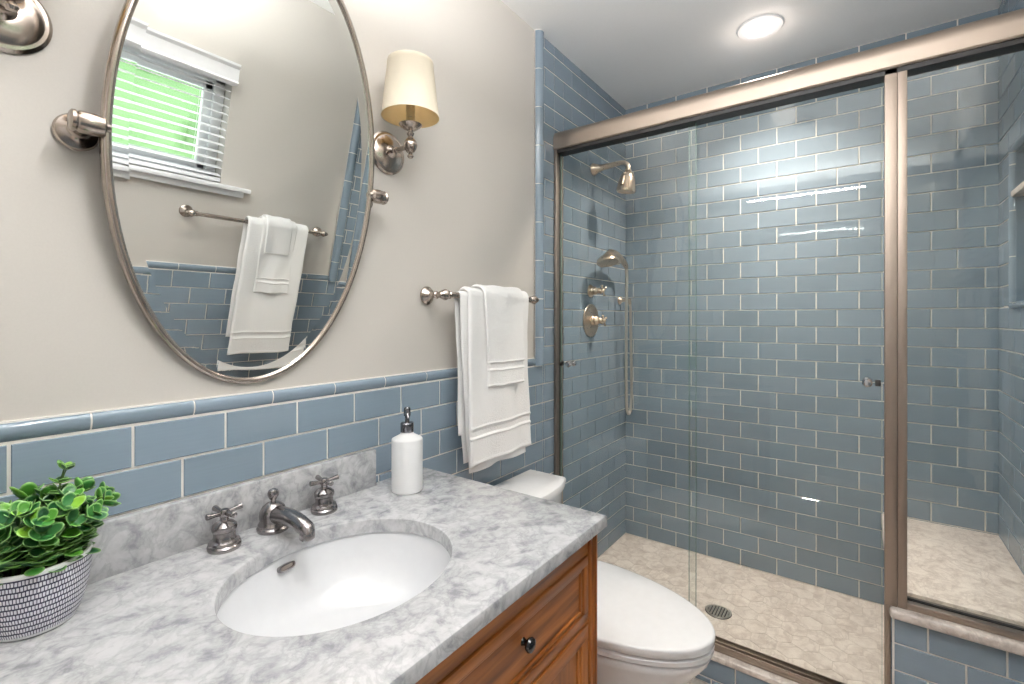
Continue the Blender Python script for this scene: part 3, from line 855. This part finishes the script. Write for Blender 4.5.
snk = thing('sink', 'white oval undermount sink basin set below the marble vanity top', 'sink', (SC[0], -SC[1], CT - .18))
w = MB(); rings = []; N = 72
prof = [(1.07, -.0305), (1.0, -.031), (.985, -.045), (.95, -.075), (.88, -.105), (.76, -.130), (.58, -.148), (.35, -.158), (.12, -.162)]
for f_, z in prof: rings.append([(SC[0] + (SA + .004) * f_ * math.cos(2 * PI * k / N), -SC[1] - (SB + .004) * f_ * math.sin(2 * PI * k / N), CT + z) for k in range(N)])
back_ = [(1.07, -.04)] + [(f_ + .03, z - .010) for f_, z in prof[2:]]
for f_, z in back_[::-1]: rings.append([(SC[0] + (SA + .004) * f_ * math.cos(2 * PI * k / N), -SC[1] - (SB + .004) * f_ * math.sin(2 * PI * k / N), CT + z) for k in range(N)])
V = [[w.bm.verts.new(p) for p in r] for r in rings]; V.append(V[0])
for q in range(len(V) - 1):
    for i in range(N): w.bm.faces.new((V[q][i], V[q][(i + 1) % N], V[q + 1][(i + 1) % N], V[q + 1][i]))
build('basin', w, 'sinkwhite', snk, angle=60)
w = MB(); w.lathe([(0, -.159), (.016, -.159), (.021, -.157), (.026, -.158), (.026, -.161), (0, -.1615)], (SC[0], -SC[1], CT), seg=32); build('drain', w, 'pewter', snk)
# overflow slot on the back-left of the bowl
w = MB(); oc = Vector((.507, -SC[1] + .1705, CT - .050)); nn = Vector((.16, -.95, .22)).normalized(); tt = Vector((0.985, .16, 0)).normalized(); bb = nn.cross(tt)
w.mat(0)
def slot(hw, hh, off): return [oc + tt * (max(-1, min(1, 1.6 * math.cos(a))) * (hw - hh) + hh * math.cos(a)) + bb * hh * math.sin(a) + nn * off for a in [2 * PI * k / 28 for k in range(28)]]
w.mat(0).loft([slot(.0185, .0068, -.006), slot(.0185, .0068, .0025), slot(.0155, .0045, .003), slot(.0155, .0045, -.001)])
w.mat(1).loft([slot(.0155, .0045, -.0008), slot(.0155, .0045, .0002)])
build('overflow', w, ['pewter', 'nickel'], snk)

# ------------------------------------------------------------------ faucet
sp = thing('faucet', 'dark pewter sink faucet with ball-topped spout between two cross handles', 'faucet', (.521, -.062, CT))
def handle(x, y, rz):
    Q = lambda px, py, pz: (x + px * math.cos(rz) - py * math.sin(rz), y + px * math.sin(rz) + py * math.cos(rz), CT + pz)
    w = MB(); w.lathe([(0, 0), (.0285, 0), (.0295, .003), (.0295, .007), (.027, .010), (.028, .0125), (.0265, .016), (.0215, .019), (.0195, .024), (.0195, .034), (.0215, .036), (.0225, .041), (.0215, .046),
                      (.016, .051), (.009, .054), (.0075, .058), (.0075, .064), (0, .064)], Q(0, 0, 0), seg=36); t = build('handle', w, 'pewter', sp)
    w = MB(); w.lathe([(0, .061), (.008, .061), (.0095, .065), (.0095, .072), (.007, .076), (0, .078)], Q(0, 0, 0), seg=20)
    for a in (0, PI / 2, PI, 3 * PI / 2):
        c, s = math.cos(a), math.sin(a)
        w.tube([Q(c * .004, s * .004, .069), Q(c * .018, s * .018, .070), Q(c * .0285, s * .0285, .071), Q(c * .0335, s * .0335, .0715), Q(c * .0345, s * .0345, .0715)], [.0045, .0042, .0055, .0058, .004], 14)
    build('cross_lever', w, 'pewter', t)
handle(.422, -.067, .12)
handle(.641, -.062, -.1)
w = MB(); w.lathe([(0, 0), (.031, 0), (.032, .003), (.032, .007), (.029, .010), (.030, .014), (.0275, .018), (.026, .022), (.0275, .03), (.0265, .04), (.0215, .05), (.013, .057), (.006, .060), (0, .060)], (.521, -.062, CT), seg=36)
spb = build('spout_base', w, 'pewter', sp)
w = MB()
pts = []; rad = []
for i in range(15):
    t_ = i / 14
    pts.append((.521, -.07 - .118 * t_, CT + .033 + .010 * math.sin(PI * min(1, t_ * 1.05) * .72) - .006 * t_ ** 3)); rad.append(.0185 - .003 * t_)
pts += [(.521, -.1935, CT + .032), (.521, -.1965, CT + .026)]; rad += [.0145, .013]
w.tube(pts, rad, 20)
w.lathe([(0, 0), (.012, 0), (.0145, .003), (.0145, .012), (.012, .018), (0, .018)], (.521, -.193, CT + .014), (0, 0, 1), 24)
build('spout_arm', w, 'pewter', sp)
w = MB(); w.lathe([(.005, .058), (.0055, .064), (.0085, .067), (.011, .073), (.0115, .078), (.009, .084), (.004, .087), (0, .0875)], (.521, -.062, CT), seg=24)
build('ball_finial', w, 'pewter', spb)

# ------------------------------------------------------------------ soap dispenser
sx_, sy_ = .846, -.116
so = thing('soap_dispenser', 'white ceramic soap dispenser with chrome pump at the end of the backsplash', 'soap dispenser', (sx_, sy_, CT))
w = MB(); w.lathe([(0, 0), (.036, 0), (.0395, .003), (.040, .008), (.040, .134), (.0392, .1365), (.037, .138), (.020, .147), (.0175, .149), (.0165, .150), (.0165, .153), (0, .153)], (sx_, sy_, CT), seg=48)
build('bottle', w, 'matte', so, angle=40)
w = MB(); w.lathe([(0, .153), (.0165, .153), (.0175, .155), (.0175, .176), (.016, .178), (.007, .178), (.006, .18), (.006, .194), (.0085, .195), (.009, .198), (.0085, .214), (.006, .218), (0, .219)], (sx_, sy_, CT), seg=28)
build('pump', w, 'darkchrome', so)
w = MB(); w.tube([(sx_, sy_, CT + .209), (sx_ - .010, sy_ - .012, CT + .2085), (sx_ - .021, sy_ - .026, CT + .204), (sx_ - .024, sy_ - .031, CT + .197)], [.0055, .0055, .005, .004], 12)
build('nozzle', w, 'darkchrome', so)

# ------------------------------------------------------------------ potted plant
PX_, PY_ = .153, -.090
pl = thing('potted_plant', 'small bushy green succulent in a navy and white dashed ceramic pot beside the wall', 'potted plant', (PX_, PY_, CT))
w = MB(); R0, R1, HH = .046, .0625, .098
def pr(t_): return R0 + (R1 - R0) * (1 - (1 - t_) ** 2.1)
w.mat(0).lathe([(0, 0), (R0 - .006, 0), (R0 - .001, .002), (R0 + .001, .006)], (PX_, PY_, CT), seg=64, close=False)
w.mat(1).lathe([(pr(t_) + .001, .006 + t_ * (HH - .0115)) for t_ in [i / 12 for i in range(13)]], (PX_, PY_, CT), seg=64, close=False)
w.mat(0).lathe([(R1 + .001, HH - .0055), (R1 + .0015, HH - .002), (R1, HH), (R1 - .004, HH), (R1 - .006, HH - .004), (R1 - .008, HH - .02)], (PX_, PY_, CT), seg=64, close=False)
build('pot', w, ['matte', 'pot'], pl, angle=50)
w = MB(); w.lathe([(R1 - .008, HH - .016), (R1 * .6, HH - .010), (0, HH - .008)], (PX_, PY_, CT), seg=40, close=False); build('soil', w, 'soil', pl)
random.seed(11)
stems = MB(); leaves = MB(); uvl = leaves.bm.loops.layers.uv.verify()
def leaf(c, dirv, nv, L_, W_):
    dirv = dirv.normalized(); sd = dirv.cross(nv).normalized(); nv = sd.cross(dirv).normalized()
    b = leaves.bm; ctr = b.verts.new(c + dirv * L_ * .5 - nv * L_ * .10); n_ = 14; mid = []; rim = []
    for k in range(n_):
        a = 2 * PI * k / n_; rx, ry = math.cos(a), math.sin(a)
        for f_, lst in ((.62, mid), (1.0, rim)):
            h = .10 * (f_ ** 2) - .10
            lst.append(b.verts.new(c + dirv * (L_ * .5 + L_ * .5 * f_ * rx) + sd * (W_ * .5 * f_ * ry * (1 - .12 * rx)) + nv * L_ * h))
    for k in range(n_):
        j = (k + 1) % n_
        f = b.faces.new((ctr, mid[k], mid[j]))
        for lp, u_ in zip(f.loops, (0, .62, .62)): lp[uvl].uv = (u_, 0)
        f = b.faces.new((mid[k], rim[k], rim[j], mid[j]))
        for lp, u_ in zip(f.loops, (.62, 1, 1, .62)): lp[uvl].uv = (u_, 0)
top = Vector((PX_, PY_, CT + HH - .012))
nst = 56
for i in range(nst):
    a = 2 * PI * (i * .381966) ; rr = math.sqrt((i + .5) / nst)
    base = top + Vector((math.cos(a) * rr * .036, math.sin(a) * rr * .036, 0))
    Lh = .072 + .030 * random.random() * (1.2 - .5 * rr)
    lean = rr * .55 + .10 * random.random()
    dirh = Vector((math.cos(a + random.uniform(-.4, .4)), math.sin(a + random.uniform(-.4, .4)), 0))
    tall = False
    if i in (9, 17, 22): Lh = .138; dirh = Vector((.6, .1 - .25 * (i == 17), 0)); lean = .2; tall = True; base = top + Vector((.018, .005, 0))
    if i in (12,): Lh = .098; dirh = Vector((.4, .25, 0)); lean = .25; tall = True; base = top + Vector((.012, .02, 0))
    pts = []; ns = 7 if tall else 5
    for k in range(ns + 1):
        t_ = k / ns; dv = dirh * (lean * t_ * t_ * Lh * .95) + Vector((0, 0, Lh * t_ * (1 - .22 * lean * t_)))
        q = base + dv + Vector((random.uniform(-1, 1), random.uniform(-1, 1), 0)) * .0015
        q.y = min(q.y, -.028); pts.append(q)
    stems.tube(pts, [.0016 - .0007 * k / ns for k in range(ns + 1)], 6)
    for k in range(1, ns + 1):
        t_ = k / ns; p = pts[k]; axis = (pts[k] - pts[k - 1]).normalized()
        nl = 3 if k < ns else 4
        sz = (.030 if not tall else .020) * (1.05 - .38 * t_) * random.uniform(.8, 1.15)
        for q in range(nl):
            aa = 2 * PI * q / nl + k * 1.1 + random.uniform(-.3, .3)
            o1 = axis.orthogonal().normalized(); o2 = axis.cross(o1)
            out = (o1 * math.cos(aa) + o2 * math.sin(aa)); dv = (out + axis * (.45 + (.5 if k == ns else 0))).normalized()
            tip = p + dv * sz
            if tip.y > -.024: continue
            if tip.z < CT + HH - .004: continue
            leaf(p, dv, (axis * 1.2 - out * .3).normalized(), sz * random.uniform(.95, 1.2), sz * random.uniform(.75, .95))
for i in range(90):
    a = random.uniform(0, 2 * PI); rr = random.uniform(.030, .060)
    p = top + Vector((math.cos(a) * rr, math.sin(a) * rr, random.uniform(.006, .034) + .01 * (rr < .045)))
    out = Vector((math.cos(a + random.uniform(-.6, .6)), math.sin(a + random.uniform(-.6, .6)), random.uniform(-.25, .5))).normalized()
    if (p + out * .028).y > -.024: continue
    leaf(p, out, Vector((out.x * .5, out.y * .5, 1.0)).normalized(), random.uniform(.020, .029), random.uniform(.017, .024))
tag(build('foliage', leaves, 'leaf', pl, angle=80), kind='stuff'); tag(build('stems', stems, 'stem', pl), kind='stuff')
f_o = bpy.data.objects['foliage']; sm = f_o.modifiers.new('leaf_thickness', 'SOLIDIFY'); sm.thickness = .0009

# ------------------------------------------------------------------ vanity cabinet
vb = thing('vanity_cabinet', 'stained wooden vanity cabinet with drawer and doors under the marble top', 'vanity', (.53, -.3, 0))
VX0, VX1, VF = .056, 1.006, .585
w = MB()
w.box(VX0 + .03, VX1 - .01, -.004, -VF + .03, .10, .60)
for a_, b_ in ((VX0 + .008, VX0 + .024), (VX1 - .024, VX1 - .008)): w.box(a_, b_, -.004, -VF + .03, .10, CT - .030)
w.box(VX0 + .03, VX1 - .03, -.004, -.02, .55, CT - .030); w.box(VX0 + .03, VX1 - .03, -VF + .045, -VF + .03, .55, CT - .030)
build('body', w, 'wood_x', vb)
for za, zb_ in ((.757, CT - .030), (.603, .611), (.10, .15)):
    w = MB(); w.box(VX0 + .03, VX1 - .03, -VF + .03, -VF + .008, za, zb_, .001); build('rail', w, 'wood_x', vb)
for xa, xb, ya, yb_ in ((VX1 - .034, VX1, -VF + .032, -VF), (VX0, VX0 + .034, -VF + .032, -VF), (VX1 - .034, VX1, -.004, -.036), (VX0, VX0 + .034, -.004, -.036)):
    w = MB(); w.box(xa, xb, ya, yb_, 0, CT - .030, .003)
    if ya < -.1:
        w.box(xa + .011, xa + .014, yb_ + .001, yb_ - .003, .12, CT - .04, .001); w.box(xb - .014, xb - .011, yb_ + .001, yb_ - .003, .12, CT - .04, .001)
    build('corner_post', w, 'wood_z', vb)
def panel_front(name, x0, x1, z0, z1, fw_, mt_, knobs):
    w = MB(); yf = -VF + .004
    w.mat(0)
    w.box(x0, x1, yf + .02, yf, z0, z0 + fw_, .002); w.box(x0, x1, yf + .02, yf, z1 - fw_, z1, .002)
    w.mat(1)
    w.box(x0, x0 + fw_, yf + .02, yf, z0 + fw_ * .9, z1 - fw_ * .9, .002); w.box(x1 - fw_, x1, yf + .02, yf, z0 + fw_ * .9, z1 - fw_ * .9, .002)
    w.mat(mt_).box(x0 + fw_ * .5, x1 - fw_ * .5, yf + .02, yf + .009, z0 + fw_ * .5, z1 - fw_ * .5)
    # stepped moulding inside the frame
    m_ = .009
    w.mat(0).box(x0 + fw_, x1 - fw_, yf + .02, yf + .0045, z0 + fw_, z0 + fw_ + m_, .003); w.box(x0 + fw_, x1 - fw_, yf + .02, yf + .0045, z1 - fw_ - m_, z1 - fw_, .003)
    w.mat(1).box(x0 + fw_, x0 + fw_ + m_, yf + .02, yf + .0045, z0 + fw_, z1 - fw_, .003); w.box(x1 - fw_ - m_, x1 - fw_, yf + .02, yf + .0045, z0 + fw_, z1 - fw_, .003)
    o = build(name, w, ['wood_x', 'wood_z'], vb)
    for kx, kz in knobs:
        yk = yf + .009 if name == 'drawer' else yf
        k = MB(); k.lathe([(0, 0), (.0075, 0), (.006, .003), (.005, .007), (.006, .009), (.0115, .012), (.0135, .0165), (.0118, .021), (.006, .024), (0, .0245)], (kx, yk, kz), (0, -1, 0), 24)
        build('knob', k, 'black', o)
panel_front('drawer', VX0 + .038, VX1 - .038, .613, .756, .02, 0, [(.722, .694), (.34, .694)])
panel_front('door', VX0 + .038, .529, .152, .602, .032, 1, [(.505, .5)])
panel_front('door', .533, VX1 - .038, .152, .602, .032, 1, [(.557, .5)])

# ------------------------------------------------------------------ toilet
TX = 1.357
to = thing('toilet', 'white elongated toilet with closed lid between the vanity and the shower', 'toilet', (TX, -.4, 0))
def egg(hw, dc, df, db, z, n=64, k=2.0):
    pts = []
    for i in range(n):
        a = 2 * PI * i / n; c, s = math.cos(a), math.sin(a)
        if s >= 0: x, y = hw * c, dc + (df - dc) * s
        else:
            x = hw * math.copysign(abs(c) ** .55, c) * (1 - .07 * abs(s)); y = dc + (dc - db) * math.copysign(abs(s) ** .7, s)
        pts.append((TX + x, -y, z))
    return pts
w = MB()
w.loft([egg(.196, .36, .752, .235, .404), egg(.199, .36, .757, .233, .407), egg(.200, .36, .758, .232, .424), egg(.198, .36, .756, .234, .4285), egg(.193, .36, .750, .239, .4305), egg(.12, .38, .64, .30, .432), egg(.03, .40, .46, .36, .4325)])
build('lid', w, 'porcelain', to, angle=50)
w = MB(); w.loft([egg(.190, .36, .746, .235, .381), egg(.196, .36, .755, .233, .384), egg(.197, .36, .756, .233, .396), egg(.192, .36, .748, .237, .401)]); build('seat', w, 'porcelain', to, angle=50)
w = MB()
w.loft([egg(.125, .38, .62, .05, 0), egg(.125, .38, .62, .05, .03), egg(.122, .38, .615, .05, .12), egg(.135, .38, .645, .05, .22), egg(.168, .37, .71, .04, .31), egg(.190, .36, .744, .03, .355), egg(.194, .36, .750, .03, .372), egg(.190, .36, .746, .03, .378)])
build('bowl', w, 'porcelain', to, angle=50)
def tank_ring(x0, x1, db, dside, dfront, z, n=14):
    pts = [(x0, db), (x1, db), (x1, dside - .012)]
    for i in range(n + 1):
        t_ = i / n; x = x1 - (x1 - x0) * t_; q = 2 * t_ - 1
        pts.append((x, dside + (dfront - dside) * (1 - abs(q) ** 2.6)))
    pts.append((x0, dside - .012))
    return [(a, -b_, z) for a, b_ in pts]
w = MB(); w.loft([tank_ring(TX - .175, TX + .175, .03, .165, .2, .36), tank_ring(TX - .185, TX + .185, .03, .172, .208, .5), tank_ring(TX - .19, TX + .19, .03, .176, .213, .668)]); build('tank', w, 'porcelain', to, angle=40)
w = MB(); w.loft([tank_ring(TX - .192, TX + .192, .027, .178, .216, .668), tank_ring(TX - .201, TX + .201, .024, .184, .226, .672), tank_ring(TX - .203, TX + .203, .023, .186, .228, .688), tank_ring(TX - .199, TX + .199, .026, .182, .224, .6965), tank_ring(TX - .19, TX + .19, .033, .174, .215, .70)])
build('tank_lid', w, 'porcelain', to, angle=40)
w = MB(); w.lathe([(0, 0), (.012, 0), (.012, .008), (0, .01)], (TX - .14, -.19, .62), (0, -1, 0), 20); w.tube([(TX - .14, -.202, .62), (TX - .10, -.206, .616), (TX - .065, -.208, .61)], [.006, .005, .006], 12)
build('flush_lever', w, 'nickel', to)

# ------------------------------------------------------------------ shower enclosure
en = thing('shower_enclosure', 'brushed nickel sliding shower frame with header, jamb, centre post and fixed panel', 'shower frame', (SHOWER_X, -.75, CURB_Z))
HZ0, HZ1 = 2.018, 2.098; HX0, HX1 = 1.768, 1.832
w = MB()
hp = [(HX1, HZ0), (HX0 + .003, HZ0)] + [(HX0 + .022 - .022 * math.cos(a), HZ1 - .04 + .04 * math.sin(a)) for a in [PI / 2 * i / 10 for i in range(11)]] + [(HX1 - .012, HZ1), (HX1, HZ1 - .012)]
hp.insert(2, (HX0, HZ0 + .006))
w.mat(0).prism([(x, 0, z) for x, z in hp], (0, -.0035, 0), (0, -ROOM_W + .0035, 0))
build('header', w, 'frame_y', en, angle=25)
w = MB(); w.box(HX0 + .007, HX1 - .003, -.004, -ROOM_W + .004, HZ0 - .014, HZ0 + .001)
build('roller_track', w, 'dark', en)
w = MB(); w.mat(0).box(1.773, 1.797, -.0035, -.018, CURB_Z, HZ0, .002); w.mat(1).box(1.798, 1.812, -.0035, -.013, CURB_Z, HZ0 - .01, .001); w.mat(0).box(1.813, 1.829, -.0035, -.018, CURB_Z, HZ0 - .01, .002)
build('side_jamb', w, ['frame_z', 'dark'], en)
w = MB(); w.mat(0).box(1.775, 1.828, -PW_D + .017, -PW_D - .0115, PW_Z, HZ0, .0006); w.box(1.775, 1.828, -PW_D + .017, -PW_D + .0035, CURB_Z, PW_Z, .0012)
build('strike_post', w, 'frame_z', en)
w = MB(); w.box(1.7755, 1.828, -PW_D - .0125, -PW_D - .034, PW_Z, HZ0, .0006); build('panel_post', w, 'frame_z', en)
w = MB(); w.box(1.776, 1.826, -PW_D - .032, -ROOM_W + .0035, PW_Z, PW_Z + .020, .003); build('sill_rail', w, 'frame_y', en)
w = MB(); w.box(1.776, 1.826, -ROOM_W + .016, -ROOM_W + .0035, PW_Z + .02, HZ0, .002); build('wall_channel', w, 'frame_z', en)
w = MB(); w.box(1.798, 1.803, -PW_D - .03, -ROOM_W + .012, PW_Z + .014, HZ0 + .0); build('fixed_pane', w, 'glass', en)
w = MB(); w.box(1.795, 1.8065, -PW_D - .0315, -ROOM_W + .014, PW_Z + .019, PW_Z + .0225); w.box(1.795, 1.8065, -PW_D - .0315, -PW_D - .0345, PW_Z + .02, HZ0); build('gasket', w, 'dark', en)
w = MB(); w.box(1.786, 1.834, -.0035, -PW_D + .017, CURB_Z, CURB_Z + .010, .001); w.box(1.786, 1.790, -.0035, -PW_D + .017, CURB_Z + .008, CURB_Z + .026, .001); w.box(1.811, 1.814, -.0035, -PW_D + .017, CURB_Z + .008, CURB_Z + .022, .001); w.box(1.830, 1.834, -.0035, -PW_D + .017, CURB_Z + .008, CURB_Z + .026, .001)
build('bottom_track', w, 'frame_y', en)
def glass_door(x, d0, d1, kd, bump_d, label):
    t = thing('sliding_glass_door', label, 'shower door', (x, -(d0 + d1) / 2, CURB_Z + .012))
    w = MB(); w.mat(0).box(x - .003, x + .003, -d0, -d1, CURB_Z + .012, HZ0 - .002)
    p = build('pane', w, 'glass', t)
    w = MB()
    for dd in (d0, d1): w.box(x - .0029, x + .0029, -dd + .0006, -dd - .0006, CURB_Z + .012, HZ0 - .002)
    build('polished_edge', w, 'gedge', t)
    for sg in (-1, 1):
        k = MB(); k.lathe([(0, 0), (.008, 0), (.0065, .004), (.005, .008), (.008, .012), (.0125, .017), (.013, .022), (.009, .027), (0, .029)], (x + sg * .003, -kd, 1.095), (sg, 0, 0), 24)
        build('knob', k, 'chrome', t)
    k = MB(); k.box(x - .009, x + .009, -bump_d + .007, -bump_d - .007, 1.085, 1.103, .002); build('bumper', k, 'dark', t)
glass_door(1.8035, .022, .590, .070, .026, 'outer frameless sliding glass shower door next to the towel wall')
glass_door(1.8225, .560, 1.128, 1.092, 1.118, 'inner frameless sliding glass shower door next to the centre post')

# ------------------------------------------------------------------ shower fixtures
def xyz(x, d_, z): return (x, -d_ - .003, z)
sh = thing('overhead_shower', 'brushed nickel bell shower head on a long arm high on the side wall', 'shower head', xyz(2.15, 0, 2.03))
w = MB(); w.lathe([(0, 0), (.029, 0), (.030, .004), (.024, .018), (.017, .035), (.0145, .05), (0, .05)], xyz(2.15, 0, 2.03), (0, -1, 0), 28)
w.tube([xyz(2.15, .04, 2.03), xyz(2.15, .10, 2.034), xyz(2.15, .150, 2.036), xyz(2.15, .166, 2.033), xyz(2.15, .178, 2.024), xyz(2.15, .184, 2.010), xyz(2.15, .184, 1.995)], [.015, .0125, .0105, .010, .010, .0105, .011], 18)
build('arm', w, 'warm', sh)
w = MB(); ax = Vector((0, .13, -1)).normalized()
w.lathe([(0, 0), (.014, 0), (.0165, .004), (.014, .010), (.020, .013), (.029, .022), (.035, .038), (.040, .065), (.044, .090), (.0445, .100), (.042, .106), (.037, .107), (.035, .100), (0, .100)], xyz(2.15, .184, 1.996), ax, 32)
build('bell', w, 'warm', sh)
w = MB(); c0 = Vector(xyz(2.15, .184, 1.996)) + ax * .03
w.sphere(c0 + Vector((-.028, .004, .005)), .009); w.tube([c0 + Vector((-.028, .004, 0)), c0 + Vector((-.036, .008, -.025)), c0 + Vector((-.046, .010, -.050))], [.006, .007, .008], 12)
build('spray_lever', w, 'warm', sh)

def cross_valve(t, x, z, sc_, d0):
    w = MB(); o = xyz(x, d0, z)
    w.lathe([(0, 0), (.021 * sc_, 0), (.0225 * sc_, .006), (.019 * sc_, .012), (.020 * sc_, .02), (.016 * sc_, .026), (.013 * sc_, .034), (.0145 * sc_, .040), (.010 * sc_, .045), (.008, .056)], o, (0, -1, 0), 28)
    build('valve_body', w, 'warm', t)
    w = MB(); c = Vector(o) + Vector((0, -.060, 0))
    w.sphere(c, .0105)
    for k in range(4):
        a = PI / 2 * k + .5; dv = Vector((math.cos(a), 0, math.sin(a)))
        w.tube([c + dv * .004, c + dv * .02, c + dv * .027, c + dv * .029], [.0042, .0045, .0062, .004], 12)
    build('cross_handle', w, 'warm', t)
dv_ = thing('diverter_valve', 'small brushed nickel cross handle valve, upper of the two shower valves', 'shower valve', xyz(2.118, 0, 1.425))
w = MB(); w.lathe([(0, 0), (.030, 0), (.031, .004), (.026, .010), (0, .011)], xyz(2.118, 0, 1.425), (0, -1, 0), 32); build('escutcheon', w, 'warm', dv_)
cross_valve(dv_, 2.118, 1.425, 1.0, .009)
mv = thing('shower_valve', 'cross handle shower control on a large round nickel plate, lower of the two valves', 'shower valve', xyz(2.122, 0, 1.28))
w = MB(); w.lathe([(0, 0), (.080, 0), (.082, .003), (.079, .006), (.070, .0065), (.05, .010), (.03, .013), (0, .014)], xyz(2.122, 0, 1.28), (0, -1, 0), 48); build('escutcheon', w, 'warm', mv)
cross_valve(mv, 2.122, 1.28, 1.15, .012)

hs = thing('hand_shower', 'brushed nickel hand shower resting on its wall bracket with a long metal hose', 'hand shower', xyz(2.24, 0, 1.56))
w = MB()
w.lathe([(0, 0), (.024, 0), (.025, .004), (.018, .012), (.012, .02), (.011, .075), (0, .075)], xyz(2.24, 0, 1.575), (0, -1, 0), 28)
w.tube([xyz(2.22, .08, 1.575), xyz(2.27, .08, 1.578)], .016, 18); build('bracket', w, 'warm', hs)
w = MB()
w.tube([xyz(2.115, .098, 1.582), xyz(2.16, .092, 1.605), xyz(2.22, .087, 1.609), xyz(2.28, .083, 1.602), xyz(2.33, .081, 1.586), xyz(2.365, .080, 1.568), xyz(2.378, .08, 1.556)], [.026, .023, .019, .016, .0145, .014, .010], 18)
build('handle', w, 'warm', hs)
w = MB(); ax = Vector((-.18, -.22, -1)).normalized()
w.lathe([(0, -.026), (.012, -.025), (.022, -.018), (.036, -.008), (.048, .003), (.052, .012), (.0525, .019), (.050, .022), (.046, .0215), (.044, .018), (0, .018)], xyz(2.10, .100, 1.574), ax, 36)
build('spray_face', w, 'warm', hs)
w = MB(); P0 = [Vector(p) for p in (xyz(2.378, .08, 1.556), xyz(2.385, .078, 1.50), xyz(2.395, .072, 1.35), xyz(2.42, .06, 1.10), xyz(2.445, .05, .90), xyz(2.462, .047, .80), xyz(2.487, .047, .768), xyz(2.513, .047, .79), xyz(2.525, .048, .88), xyz(2.515, .05, 1.05), xyz(2.495, .055, 1.25), xyz(2.478, .06, 1.345), xyz(2.468, .06, 1.372))]
cur = []
for i in range(len(P0) - 1):
    a_, b_, c_, d_ = P0[max(i - 1, 0)], P0[i], P0[i + 1], P0[min(i + 2, len(P0) - 1)]
    for k in range(14):
        t_ = k / 14; cur.append(.5 * ((2 * b_) + (c_ - a_) * t_ + (2 * a_ - 5 * b_ + 4 * c_ - d_) * t_ ** 2 + (3 * b_ - a_ - 3 * c_ + d_) * t_ ** 3))
cur.append(P0[-1])
w.tube(cur, [.0075 + .0008 * (i % 2) for i in range(len(cur))], 10); build('hose', w, 'hosemetal', hs)
w = MB(); w.lathe([(0, 0), (.022, 0), (.023, .004), (.016, .012), (.010, .02), (.009, .06), (.012, .064), (.0, .07)], xyz(2.468, 0, 1.39), (0, -1, 0), 26); w.tube([xyz(2.468, .06, 1.392), xyz(2.468, .061, 1.366)], .009, 14)
build('hose_outlet', w, 'warm', hs)

dr = thing('shower_drain', 'round metal grate drain set in the shower floor', 'drain', (2.10, -.60, SHF))
w = MB(); w.lathe([(.0, .0005), (.050, .0005), (.051, .002), (.048, .0032), (.041, .0032), (.040, .001), (0, .001)], (2.10, -.60, SHF), seg=40); build('rim', w, 'nickel', dr)
w = MB()
for k in range(-3, 4):
    hwid = math.sqrt(.041 ** 2 - (k * .0115) ** 2); w.box(2.10 - hwid, 2.10 + hwid, -.60 + k * .0115 - .0032, -.60 + k * .0115 + .0032, SHF + .0012, SHF + .0034)
w.lathe([(.040, .0032), (.041, .0042), (.048, .0042), (.049, .003)], (2.10, -.60, SHF), seg=40, close=False)
build('grate', w, 'hosemetal', dr)
